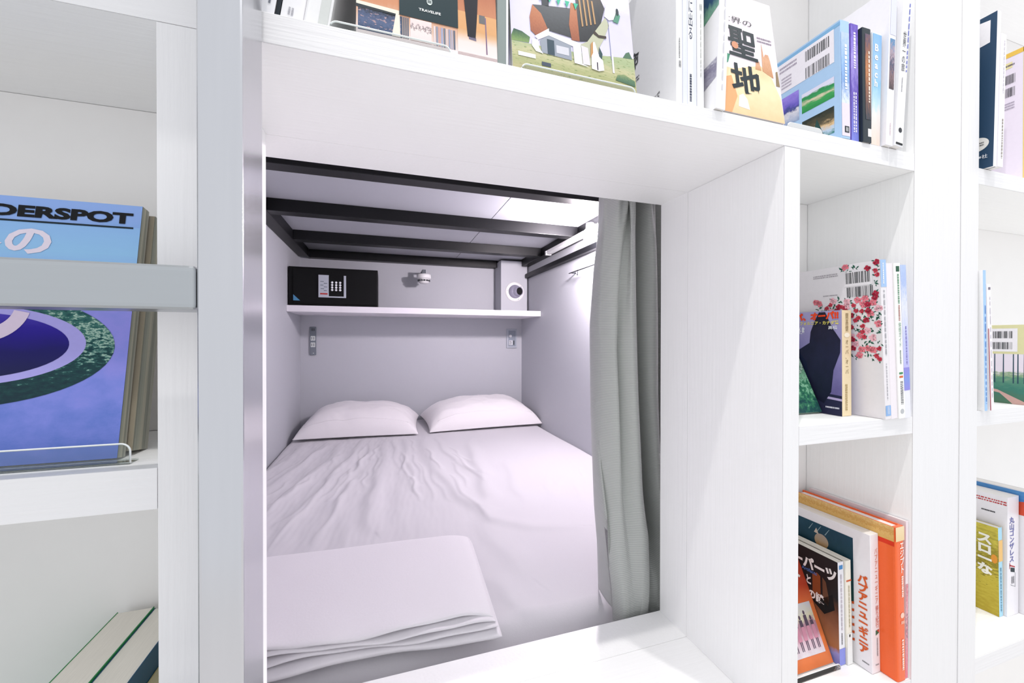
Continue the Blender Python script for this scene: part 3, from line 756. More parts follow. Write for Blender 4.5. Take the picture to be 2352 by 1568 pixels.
acrylic_stand('clear acrylic stand holding the blue sea hole book', -0.43, -0.2185, 0.019, ZL, 0.0185, 0.0, 0.0145)
acrylic_stand('clear acrylic stand in the bottom left bay', -0.46, -0.305, 0.062, ZS, 0.225, 0.0, 0.05)

# ---- bottom of the left bay: page tops of three standing books
GL = 'books in the bottom left bay'
b = Book('cream paged book with green and orange cover, bottom left bay', ZS, -0.300, 0.020, 0.036, 0.241, 0.142, cover='#2e8b50', pages=PAGES, group=GL)
b.rect('L', 0, 0.97, 1, 0.995, '#c86a33', 'orange_band')
b = Book('cream paged book with dark blue cover, bottom left bay', ZS, -0.2635, 0.020, 0.033, 0.239, 0.142, cover='#2c5a78', pages=PAGES, group=GL)
b = Book('shorter tan paged book beside the panel, bottom left bay', ZS, -0.2300, 0.020, 0.032, 0.213, 0.142, cover='#b7ab7c', pages=mat('tan_pages', '#c9bf98', 0.8, grain=(1, 0.05, 0.05), var=0.08, scale=900), group=GL)

# ---- top shelf
GT = 'books on the long top shelf'
b = Book('teal paperback leaning beside the ladder, top shelf', T, -0.1255, 0.014, 0.0075, 0.19, 0.13, lean=9, cover='#1fa088', group=GT)
b = Book('white paperback with one grey line, leaning next to the teal one', T, -0.1170, 0.012, 0.015, 0.19, 0.13, lean=9, cover='#eeedf2', group=GT)
b.lines('S', 0.55, 0.08, 0.75, 0.9, 1, '#777a84', True)
b.rect('S', 0.18, 0.0, 0.23, 1, '#b9b9c0', 'grey_line')
b = Book('thin black paperback leaning between white ones, top shelf', T, -0.1010, 0.012, 0.0035, 0.185, 0.13, lean=9, cover='#252c33', group=GT)
b = Book('thick white paperback leaning left of the magazine, top shelf', T, -0.0965, 0.012, 0.019, 0.20, 0.13, lean=9, cover='#efeef1', group=GT)
b.lines('S', 0.3, 0.04, 0.6, 0.08, 2, '#a9a9b0', True)
b = Book('second thick white paperback, leaning beside the magazine on the top shelf', T, -0.0770, 0.016, 0.024, 0.20, 0.13, lean=9, cover='#e9e9ea', group=GT)
b.rect('S', 0.55, 0.0, 0.9, 1, '#cfd2d0', 'grey_band')
b = Book('pale grey book standing behind the acrylic lip, top shelf', T, -0.0180, 0.045, 0.016, 0.21, 0.125, lean=0, cover='#dcdcde', group=GT)
b.rect('S', 0.45, 0.0, 0.62, 1, '#b4bab6', 'grey_green_stripe'); b.rect('S', 0.56, 0.0, 0.58, 1, '#6d7d78', 'stripe_line')

def magazine():
    b = Book('magazine with a bookshop photo and a large black title panel, top shelf', T, 0.122, 0.004, 0.006, 0.20, 0.148, 90, 0, 6, cover='#e8dcd8', group=GT, name='magazine', cat='magazine')
    b.rect('L', 0, 0, 1, 1, photo('print_shop', [(0, '#e9dadb'), (0.10, '#d9b9a5'), (0.2, '#c98d6a'), (0.5, '#a45d46'), (1, '#8f4f3c')], (9, 3), 0.06), 'cover_photo', 0)  # pale foot of the ramp paints a white reflection on the cover
    b.rect('L', 0.012, 0.028, 0.30, 0.150, photo('print_shop_floor', [(0, '#394a66'), (0.5, '#566484'), (0.8, '#4a5674'), (1, '#2d333b')], (14, 9), 0.5, mixcols='#a98f95', mixscale=9, mixth=0.58), 'cover_photo', 1)
    b.poly('L', [(0.0, 0.168), (0.284, 0.158), (0.284, 0.18), (0.0, 0.186)], '#e4dfcf', 'cover_photo', 1)
    b.poly('L', [(0.0, 0.150), (0.284, 0.143), (0.284, 0.158), (0.0, 0.168)], '#2b343b', 'cover_photo', 1)
    b.rect('L', 0.0, 0.0, 1.0, 0.026, '#e8d9db', 'cover_photo', 2)  # pale foot strip, part of the painted reflection
    b.poly('L', [(0.235, 0.03), (0.292, 0.03), (0.288, 0.155), (0.262, 0.16)], '#e6ddd0', 'cover_photo', 2)
    b.faces('L', [[(0.298+0.014*i, 0.03), (0.307+0.014*i, 0.03), (0.307+0.014*i, 0.15), (0.298+0.014*i, 0.15)] for i in range(4)], '#4f596b', 'cover_photo', 2)
    b.rect('L', 0.36, 0.03, 0.51, 0.155, photo('print_papers', [(0, '#e6d4d4'), (0.5, '#eadad8'), (0.62, '#6b6268'), (0.7, '#e3cfcf'), (1, '#e6d6d4')], (7, 5), 0.6), 'cover_photo', 2)
    cols = ['#d8c9c9', '#8a8fa2', '#c79a94', '#9aa2c0', '#6f7683', '#d0bdbd', '#8f95ad', '#a9a3b4', '#5f6678']
    for i, c in enumerate(cols):
        b.faces('L', [[(0.525+0.018*i, 0.028), (0.538+0.018*i, 0.028), (0.537+0.018*i, 0.14), (0.524+0.018*i, 0.14)]], c, 'cover_photo', 2)
    b.rect('L', 0.70, 0.0, 1.0, 0.165, photo('print_floor_reflection_fade', [(0, '#ecdcdc'), (0.55, '#e9d6d2'), (0.85, '#d8b08a'), (1, '#cf9f72')], (5, 2), 0.05), 'cover_photo', 2)  # lower fade is a white reflection painted into the print
    b.rect('L', 0.70, 0.165, 1.0, 0.27, '#d3a070', 'cover_photo', 2)
    b.poly('L', [(0.775, 0.125), (0.835, 0.12), (0.850, 0.26), (0.862, 0.42), (0.745, 0.42), (0.76, 0.27)], '#1f2029', 'cover_photo', 3)
    b.poly('L', [(0.785, 0.11), (0.84, 0.106), (0.838, 0.125), (0.78, 0.13)], '#6f6a80', 'cover_photo', 3)
    b.poly('L', [(0.915, 0.04), (0.925, 0.04), (0.918, 0.26), (0.91, 0.26)], '#7d6884', 'cover_photo', 3)
    b.rect('L', 0.865, 0.22, 0.91, 0.27, '#6b6a6c', 'cover_photo', 3)
    b.rect('L', 0.285, 0.158, 0.704, 1.0, '#20343a', 'black_panel', 4)
    b.text('L', 'TRAVELIFE', 0.42, 0.207, 0.577, 0.222, '#eef0f0', bold=0.02, lay=6)
    b.lines('L', 0.435, 0.180, 0.565, 0.202, 2, '#c9d2d2')
    b.ell('L', 0.497, 0.272, 0.02, 0.02, '#cfd8d6', 'emblem', 6, 20)
    b.faces('L', [[(0.483, 0.264+0.006*i), (0.511, 0.264+0.006*i), (0.511, 0.267+0.006*i), (0.483, 0.267+0.006*i)] for i in range(3)], '#20343a', 'emblem_bars', 7)
magazine()
b = Book('grey green hardback standing right of the magazine, top shelf', T, 0.1235, 0.010, 0.013, 0.215, 0.13, cover='#8e9896', group=GT, pages=PAGESW)
b.rect('S', 0.8, 0, 1.0, 1, '#e6e7ea', 'white_edge')

def house_book():
    b = Book('picture book with a brown roofed animal shaped house on grass, top shelf', T, 0.304, 0.004, 0.012, 0.26, 0.164, 90, 0, 8, cover='#c9c6e2', group=GT, rough=0.3)
    b.rect('L', 0, 0, 1, 1, photo('print_lilac_sky', [(0, '#d5d2e6'), (0.4, '#cdc9e4'), (0.6, '#dedbe9'), (1, '#bdb8de')], (4, 7), 0.4), 'cover_photo', 0)
    grass = photo('print_grass', [(0.0, '#b4ab84'), (0.25, '#a3a877'), (0.5, '#bdb992'), (0.75, '#9fae84'), (1.0, '#a9b48c')], (12, 26), 0.4, mixcols='#7f8f5c', mixscale=24, mixth=0.6)
    b.poly('L', [(0, 0), (1, 0), (1, 0.185), (0.6, 0.15), (0.3, 0.135), (0, 0.13)], grass, 'cover_photo', 1)
    b.poly('L', [(0, 0.155), (0, 0.13), (0.13, 0.135), (0.14, 0.165), (0.08, 0.185), (0.02, 0.19)], photo('print_trees', [(0, '#7f9a5c'), (0.5, '#55774a'), (1, '#2e4f45')], (9, 5), 0.3), 'cover_photo', 2)
    b.poly('L', [(0.9, 0.175), (0.985, 0.18), (0.96, 0.215), (0.93, 0.205)], '#4d6f57', 'cover_photo', 2)
    # building
    b.poly('L', [(0.17, 0.335), (0.145, 0.27), (0.148, 0.20), (0.19, 0.178), (0.285, 0.222), (0.235, 0.30)], photo('print_brick', [(0, '#8e4f36'), (0.5, '#a8623f'), (1, '#b4714a')], (14, 14), 0.5), 'cover_photo', 4)
    b.poly('L', [(0.17, 0.335), (0.235, 0.30), (0.285, 0.222), (0.47, 0.214), (0.49, 0.37), (0.25, 0.345)], photo('print_slate', [(0, '#2e3238'), (0.5, '#3c4148'), (1, '#464b52')], (12, 12), 0.4), 'cover_photo', 4)
    b.rect('L', 0.245, 0.345, 0.30, 0.42, '#2c343c', 'cover_photo', 4)
    b.poly('L', [(0.47, 0.20), (0.535, 0.205), (0.525, 0.40), (0.48, 0.40), (0.455, 0.28)], photo('print_brick2', [(0, '#8e4f36'), (0.5, '#a8623f'), (1, '#b4714a')], (10, 14), 0.5), 'cover_photo', 5)
    b.poly('L', [(0.535, 0.205), (0.60, 0.215), (0.73, 0.335), (0.77, 0.42), (0.70, 0.52), (0.52, 0.52), (0.525, 0.40)], photo('print_dark_ear', [(0, '#23262c'), (0.6, '#33373d'), (1, '#4a3f3a')], (10, 6), 0.4), 'cover_photo', 4)
    b.faces('L', [[(0.545+0.036*i, 0.44), (0.56+0.036*i, 0.44), (0.575+0.036*i, 0.29+0.01*i), (0.562+0.036*i, 0.285+0.01*i)] for i in range(4)], '#b08b62', 'cover_photo', 6)
    b.poly('L', [(0.54, 0.19), (0.60, 0.215), (0.73, 0.335), (0.77, 0.37), (0.80, 0.335), (0.745, 0.25), (0.70, 0.20), (0.66, 0.10), (0.56, 0.085)], '#b5b79f', 'cover_photo', 3)
    b.poly('L', [(0.76, 0.375), (0.78, 0.44), (0.85, 0.455), (0.88, 0.41), (0.845, 0.37), (0.80, 0.36)], '#eceaf0', 'cover_photo', 6)
    b.poly('L', [(0.835, 0.36), (0.88, 0.355), (0.905, 0.40), (0.875, 0.43), (0.86, 0.40)], '#4f8a74', 'cover_photo', 6)
    b.ell('L', 0.88, 0.418, 0.013, 0.02, '#1d3238', 'cover_photo', 7, 20)
    b.poly('L', [(0.655, 0.265), (0.70, 0.25), (0.765, 0.255), (0.765, 0.268), (0.70, 0.264), (0.665, 0.283)], '#3a2f2b', 'cover_photo', 6)
    b.poly('L', [(0.175, 0.175), (0.29, 0.232), (0.29, 0.215), (0.47, 0.20), (0.54, 0.195), (0.54, 0.165), (0.47, 0.17), (0.285, 0.195), (0.20, 0.16)], '#edeef2', 'cover_photo', 5)
    b.poly('L', [(0.215, 0.16), (0.285, 0.195), (0.46, 0.172), (0.46, 0.095), (0.225, 0.10)], '#8f96a3', 'cover_photo', 4)
    b.rect('L', 0.27, 0.10, 0.325, 0.175, '#2f4452', 'cover_photo', 5); b.rect('L', 0.34, 0.115, 0.44, 0.155, '#c9c9d2', 'cover_photo', 5)
    b.poly('L', [(0.155, 0.16), (0.20, 0.16), (0.205, 0.12), (0.235, 0.095), (0.18, 0.10), (0.15, 0.125)], '#f0eff4', 'cover_photo', 5)
    b.poly('L', [(0.475, 0.19), (0.54, 0.19), (0.545, 0.09), (0.60, 0.08), (0.48, 0.085)], '#f2f1f5', 'cover_photo', 6)
    b.poly('L', [(0.545, 0.185), (0.60, 0.18), (0.61, 0.09), (0.55, 0.09)], '#d6d2de', 'cover_photo', 5)
    # a seated hound in front, white and tan
    b.poly('L', [(0.62, 0.075), (0.625, 0.15), (0.64, 0.215), (0.66, 0.22), (0.685, 0.16), (0.72, 0.13), (0.725, 0.08), (0.68, 0.07)], '#eeebf0', 'cover_photo', 7)
    b.poly('L', [(0.615, 0.13), (0.625, 0.205), (0.645, 0.22), (0.64, 0.16)], '#b98a58', 'cover_photo', 8)
    b.poly('L', [(0.688, 0.15), (0.695, 0.20), (0.72, 0.165), (0.71, 0.135)], '#2c4a4e', 'cover_photo', 8)
    b.poly('L', [(0.665, 0.075), (0.675, 0.075), (0.675, 0.115), (0.665, 0.115)], '#4a4450', 'cover_photo', 8)
    b.rect('L', 0.045, 0.062, 0.175, 0.082, '#eceef0', 'cover_photo', 4)
    b.faces('L', [[(0.795, 0.15), (0.80, 0.15), (0.795, 0.36), (0.79, 0.36)]], '#7f86a4', 'cover_photo', 3)
    b.rect('L', 0.80, 0.08, 0.815, 0.18, '#dedbee', 'cover_photo', 4)
    b.poly('L', [(0.82, 0.045), (0.99, 0.03), (0.99, 0.06), (0.90, 0.085), (0.84, 0.075)], photo('print_bush', [(0, '#3f5f4d'), (0.5, '#55775a'), (1, '#8a9a6a')], (12, 5), 0.4), 'cover_photo', 4)
    b.rect('L', 0.22, 0.036, 0.29, 0.055, '#3f4a5c', 'cover_photo', 4)
    b.faces('L', [[(0.36+0.07*i, 0.40), (0.40+0.07*i, 0.40), (0.375+0.07*i, 0.365)] for i in range(-5, 3)], '#2fae8d', 'cover_photo', 9)
house_book()
acrylic_stand('clear acrylic lip in front of the animal house picture book', 0.150, 0.300, 0.0004, T, 0.0062, 0.0, 0.003)
acrylic_stand('clear acrylic lip in front of the bookshop magazine', -0.050, 0.069, 0.0004, T, 0.0065, 0.0, 0.003)
acrylic_stand('clear acrylic lip in front of the light blue photo book', 0.556, 0.625, 0.0004, T, 0.0065, 0.0, 0.003)

b = Book('white paperback with slanted Japanese blurbs, right of the house book, top shelf', T, 0.3713, 0.012, 0.0098, 0.222, 0.15, lean=-0.5, cover='#f1f1f2', group=GT)
b.text('L', '最新の調査で\nここまで\nわかった!', 0.45, 0.035, 0.78, 0.145, '#3b3d40', bold=0.01, shear=0.05)
b.lines('L', 0.50, 0.01, 0.80, 0.035, 2, '#9a9a9c')
b.text('L', '生命', 0.14, 0.44, 0.46, 0.56, '#3b3d40', bold=0.02, shear=0.06)
b.lines('L', 0.12, 0.39, 0.46, 0.43, 2, '#5a5c60')
b.lines('S', 0.35, 0.245, 0.75, 0.285, 2, '#55575a', True); b.lines('S', 0.35, 0.30, 0.6, 0.42, 1, '#77787a', True)
b = Book('lavender white paperback spine with dark characters, top shelf', T, 0.3820, 0.012, 0.0225, 0.222, 0.15, lean=-0.5, cover='#dfe2f2', group=GT)
b.rect('S', 0.32, 0, 0.72, 1, '#f1f3fa', 'pale_band', 1)
b.text('S', 'に出る', 0.40, 0.43, 0.68, 0.66, '#4c5060', vertical=True); b.lines('S', 0.42, 0.055, 0.66, 0.22, 1, '#4c5060', True)
b = Book('slim white paperback with pale dotted spine text, top shelf', T, 0.4056, 0.012, 0.0112, 0.222, 0.15, lean=-0.5, cover='#f2f2f2', group=GT)
b.lines('S', 0.4, 0.22, 0.62, 0.60, 1, '#c4c6c2', True); b.lines('S', 0.3, 0.62, 0.7, 0.66, 2, '#a8aaa8', True)
b = Book('white book with a green photo on its cover, protruding, top shelf', T, 0.4215, -0.004, 0.0155, 0.225, 0.13, lean=2.4, cover='#f3f2f4', group=GT)
b.poly('L', [(0.60, 0.52), (0.985, 0.62), (0.985, 1.0), (0.60, 1.0)], photo('print_green_lake', [(0, '#2f7a63'), (0.18, '#7fae94'), (0.35, '#2d4f74'), (1, '#35507c')], (7, 5), 0.2), 'cover_photo')
b.poly('L', [(0.60, 0.10), (0.985, 0.19), (0.985, 0.31), (0.80, 0.29), (0.60, 0.33)], photo('print_rock', [(0, '#6f6a80'), (0.4, '#a9a6b6'), (0.7, '#86829a'), (1, '#d8d6de')], (6, 12), 0.5), 'cover_photo')
b.lines('S', 0.45, 0.10, 0.66, 0.95, 1, '#cfcfd6', True)

def seichi():
    b = Book('book titled in heavy black characters over a sandy castle picture, top shelf', T, 0.549, 0.0, 0.012, 0.19, 0.11, 90, 0, 7.7, cover='#ebe3ec', group=GT)
    b.rect('L', 0, 0, 1, 1, photo('print_pink_paper', [(0, '#e9dbe6'), (0.5, '#efe6ee'), (1, '#e8dce8')], (30, 60), 0.5), 'cover_photo', 0)
    b.poly('L', [(0, 0), (1, 0), (0.985, 0.20), (0.86, 0.37), (0.70, 0.44), (0.45, 0.40), (0.25, 0.36), (0, 0.36)], photo('print_sand', [(0, '#e8c69a'), (0.3, '#ecd2a8'), (0.6, '#efdcb4'), (1, '#eec89c')], (5, 4), 0.35), 'cover_photo', 1)
    b.poly('L', [(0, 0), (0.12, 0), (0.24, 0.14), (0.18, 0.30), (0.0, 0.26)], '#dfa574', 'cover_photo', 2)
    b.poly('L', [(0.24, 0.06), (0.42, 0.05), (0.40, 0.13), (0.34, 0.17), (0.27, 0.15)], '#f1ede6', 'cover_photo', 2)
    br = photo('print_castle', [(0, '#c08a63'), (0.5, '#d3a381'), (1, '#b98268')], (9, 9), 0.5)
    b.poly('L', [(0.72, 0.40), (0.735, 0.52), (0.755, 0.64), (0.77, 0.52), (0.80, 0.55), (0.855, 0.55), (0.875, 0.50), (0.90, 0.36), (0.80, 0.38)], br, 'cover_photo', 2)
    b.poly('L', [(0.60, 0.40), (0.62, 0.46), (0.68, 0.475), (0.70, 0.40)], br, 'cover_photo', 2)
    b.poly('L', [(0.93, 0.30), (0.95, 0.42), (0.985, 0.43), (0.995, 0.30)], '#8c7a5e', 'cover_photo', 2)
    b.poly('L', [(0.0, 0.36), (0.15, 0.40), (0.20, 0.47), (0.10, 0.48), (0.0, 0.46)], '#3f8f72', 'cover_photo', 1)
    b.text('L', '聖', 0.19, 0.47, 0.66, 0.715, '#1f2c33', bold=0.02, lay=5, shear=-0.01)
    b.text('L', '地', 0.17, 0.16, 0.66, 0.415, '#1f2c33', bold=0.02, lay=5, shear=-0.01)
    b.ell('L', 0.29, 0.555, 0.055, 0.03, '#c98a6a', 'flower_print', 7, 14)
    b.text('L', '世界の', 0.10, 0.745, 0.62, 0.80, '#2c3034', lay=5)
    b.lines('L', 0.69, 0.635, 0.94, 0.69, 2, '#8a7f8e')
seichi()

def blue_book():
    b = Book('light blue photo book showing its barcode back cover, top shelf', T, 0.6648, 0.0, 0.0195, 0.178, 0.16, lean=-1.5, cover='#a9c8e8', group=GT)
    b.rect('L', 0.0, 0.672, 0.945, 0.955, '#ece8ef', 'white_panel', 1)
    b.rect('L', 0.0, 0.955, 1.0, 0.985, '#7fb0d8', 'blue_edge', 1)
    b.barcode('L', 0.67, 0.83, 0.90, 0.925, 3); b.barcode('L', 0.67, 0.675, 0.90, 0.775, 5)
    b.lines('L', 0.39, 0.86, 0.58, 0.93, 2, '#a99fb0'); b.lines('L', 0.41, 0.70, 0.52, 0.82, 4, '#b4abba')
    b.rect('L', 0.30, 0.34, 0.597, 0.62, photo('print_violet_peak', [(0, '#8fa3c4'), (0.35, '#d8d6de'), (0.45, '#3f4a86'), (0.6, '#6c5fc0'), (1, '#9a86e0')], (4, 6), 0.3), 'cover_photo', 1)
    b.rect('L', 0.627, 0.375, 0.942, 0.552, photo('print_green_hills', [(0, '#2d8a4a'), (0.35, '#3f9f58'), (0.5, '#d9cbb0'), (0.6, '#3a9a5c'), (0.78, '#2f8a50'), (0.86, '#dcdcee'), (1, '#dad8ec')], (3, 9), 0.25, ang=0.1), 'cover_photo', 1)
    b.rect('L', 0.627, 0.07, 0.938, 0.30, photo('print_dusk_ridge', [(0, '#3a7f7a'), (0.2, '#b8cbe0'), (0.4, '#d9b98c'), (0.6, '#57503e'), (1, '#26302c')], (4, 9), 0.35), 'cover_photo', 1)
    b.poly('L', [(0.72, 0.075), (0.85, 0.07), (0.775, 0.26)], '#2b4b48', 'cover_photo', 2)
    b.rect('L', 0.30, 0.07, 0.597, 0.30, photo('print_blue_lake', [(0, '#93b8c8'), (0.5, '#4a78a8'), (1, '#a8c4e0')], (4, 9), 0.3), 'cover_photo', 1)
    b.rect('S', 0.05, 0.30, 0.95, 0.90, photo('print_spine_blue', [(0, '#dbe3f2'), (0.3, '#7fa2d4'), (0.6, '#94b8e6'), (1, '#b9cbee')], (3, 14), 0.4), 'spine_photo', 1)
    b.lines('S', 0.35, 0.42, 0.75, 0.80, 1, '#eef2fa', True)
    b.rect('S', 0.05, 0.02, 0.95, 0.30, '#e2d9e6', 'spine_base', 1); b.rect('S', 0.35, 0.05, 0.85, 0.105, '#2b3038', 'publisher_mark', 2); b.lines('S', 0.45, 0.06, 0.75, 0.095, 2, '#e8e8ec', True)
blue_book()
b = Book('violet photo spine paperback, top shelf', T, 0.6905, 0.003, 0.0178, 0.181, 0.15, lean=-1.3, cover='#7a63c0', group=GT)
b.rect('S', 0.04, 0.0, 0.96, 1.0, photo('print_violet_spine', [(0, '#7d86dc'), (0.4, '#6a58b8'), (0.7, '#a99ae0'), (0.85, '#8a78d4'), (1, '#6b55b8')], (3, 12), 0.35), 'spine_photo', 1)
b.lines('S', 0.30, 0.62, 0.72, 0.93, 1, '#ece6fa', True); b.lines('S', 0.25, 0.08, 0.75, 0.42, 2, '#e4e0fa', True)
b = Book('black and copper photo spine paperback, top shelf', T, 0.7095, -0.002, 0.0195, 0.176, 0.15, lean=-1.3, cover='#28323a', group=GT)
b.rect('S', 0.30, 0.20, 0.92, 0.95, photo('print_copper', [(0, '#3a3f4a'), (0.35, '#8a5f4e'), (0.6, '#c07f52'), (0.8, '#8c5f52'), (1, '#5d4f66')], (4, 10), 0.45), 'spine_photo', 1)
b.rect('S', 0.55, 0.05, 0.95, 0.12, '#e8e6e6', 'publisher_mark', 1); b.lines('S', 0.60, 0.35, 0.85, 0.8, 1, '#e6d8cc', True)
b = Book('cyan sky and beach spine paperback, top shelf', T, 0.7310, 0.001, 0.0225, 0.177, 0.15, lean=1.0, cover='#dfe6ee', group=GT)
b.rect('S', 0.05, 0.0, 0.95, 0.99, photo('print_beach', [(0, '#ecd9cc'), (0.28, '#e9e4e2'), (0.36, '#c4dfe8'), (0.55, '#8fc4e4'), (0.62, '#a4c8ee'), (1, '#86b6e6')], (3, 10), 0.12), 'spine_photo', 1)
b.text('S', 'Beach', 0.25, 0.52, 0.62, 0.90, '#f4f6fa', vertical=True, bold=0.03)
b = Book('white book with a small photo strip on its spine, top shelf', T, 0.7556, -0.006, 0.0160, 0.250, 0.15, lean=2, cover='#eeedf3', group=GT)
b.rect('S', 0.15, 0.355, 0.85, 0.675, photo('print_strip', [(0, '#4a3f44'), (0.3, '#8a6f74'), (0.5, '#3b4a6a'), (0.7, '#b09aa4'), (1, '#4a86b4')], (5, 14), 0.6), 'spine_photo', 1)
b.rect('S', 0.10, 0.70, 0.95, 1.0, '#d6d8f2', 'lavender_top', 1)
b.lines('S', 0.4, 0.06, 0.6, 0.14, 1, '#d8c4c8', True)
b = Book('white book titled for a world journey, leaning right against the post, top shelf', T, 0.7735, -0.008, 0.0185, 0.240, 0.15, lean=4.6, cover='#f1f1f4', group=GT)
b.text('S', '世界一の旅', 0.15, 0.50, 0.58, 0.77, '#3a3c40', vertical=True)
b.lines('S', 0.72, 0.50, 0.92, 0.97, 1, '#6f78c0', True); b.lines('S', 0.3, 0.36, 0.45, 0.46, 1, '#8a8a8e', True)
b.ell('S', 0.52, 0.107, 0.22, 0.017, '#3a3c42', 'publisher_mark', 1, 18); b.rect('S', 0.05, 0.008, 0.9, 0.022, '#23262a', 'black_bar', 2)

# ---- right bay, middle shelf
GM = 'books on the middle shelf of the right bay'
def opa():
    b = Book('small paperback with red katakana over a dark figure in a purple sky', ZM, 0.7240, 0.035, 0.0225, 0.176, 0.13, lean=-0.8, cover='#9a90c4', spine='#ecd9b4', pages=PAGES, group=GM)
    b.rect('L', 0, 0, 1, 1, photo('print_purple_sky', [(0, '#5a4f86'), (0.5, '#8a80b8'), (1, '#aaa2cc')], (5, 5), 0.25), 'cover_photo', 0)
    b.poly('L', [(0.35, 0.0), (1, 0.0), (1, 0.19), (0.80, 0.20), (0.62, 0.22), (0.35, 0.30)], '#2b2c48', 'cover_photo', 1)
    b.faces('L', [[(0.74, 0.155), (1.0, 0.14), (1.0, 0.162), (0.74, 0.178)]], '#b9aad4', 'cover_photo', 2)
    b.poly('L', [(0.40, 0.30), (0.45, 0.62), (0.595, 0.69), (0.61, 0.80), (0.66, 0.90), (0.72, 0.99), (0.80, 0.99), (0.86, 0.88), (0.90, 0.82), (0.985, 0.72), (0.98, 0.60), (0.90, 0.43), (0.87, 0.22), (0.78, 0.10), (0.62, 0.16), (0.50, 0.20)], photo('print_dark_coat', [(0, '#1c1d33'), (0.5, '#262642'), (1, '#1f1d30')], (8, 8), 0.4), 'cover_photo', 3)
    b.poly('L', [(0.42, 0.62), (0.55, 0.50), (0.60, 0.30), (0.56, 0.28), (0.50, 0.45), (0.40, 0.55)], '#1d2440', 'cover_photo', 4)
    b.text('L', 'オーパ、オーパ!!', 0.20, 0.905, 0.965, 0.985, '#f0481e', bold=0.055, lay=6, shear=0.012)
    b.text('L', 'カリフォルニア・カナダ篇', 0.36, 0.868, 0.965, 0.905, '#efe06a', bold=0.02, lay=6)
    b.text('L', '高橋', 0.84, 0.822, 0.95, 0.856, '#f0eef4', lay=6, bold=0.01)
    b.text('L', '健', 0.45, 0.78, 0.53, 0.85, '#f0eef4', lay=6, bold=0.01)
    b.lines('L', 0.80, 0.055, 0.97, 0.085, 1, '#e4e2ee')
    b.text('S', 'オーパ、オーパ', 0.35, 0.40, 0.65, 0.72, '#8a7850', vertical=True)
    b.text('S', '開高健', 0.35, 0.80, 0.65, 0.97, '#8a7850', vertical=True); b.lines('S', 0.3, 0.05, 0.55, 0.30, 2, '#b09a6a', True)
    b.ell('S', 0.5, 0.765, 0.3, 0.022, '#f4ecd8', 'spine_dot', 2, 16)
opa()
b = Book('green leafy photo book leaning back on the middle shelf of the right bay', ZM, 0.7185, 0.064, 0.008, 0.13, 0.12, 90, 0, 24, cover='#3f7f5c', group=GM)
b.rect('L', 0, 0, 1, 1, photo('print_leaves', [(0.0, '#20484a'), (0.3, '#3a7a5a'), (0.5, '#8fc4a4'), (0.6, '#2f6a54'), (0.75, '#c4dccc'), (1, '#3a8a60')], (16, 16), 0.9, 8), 'cover_photo', 1)

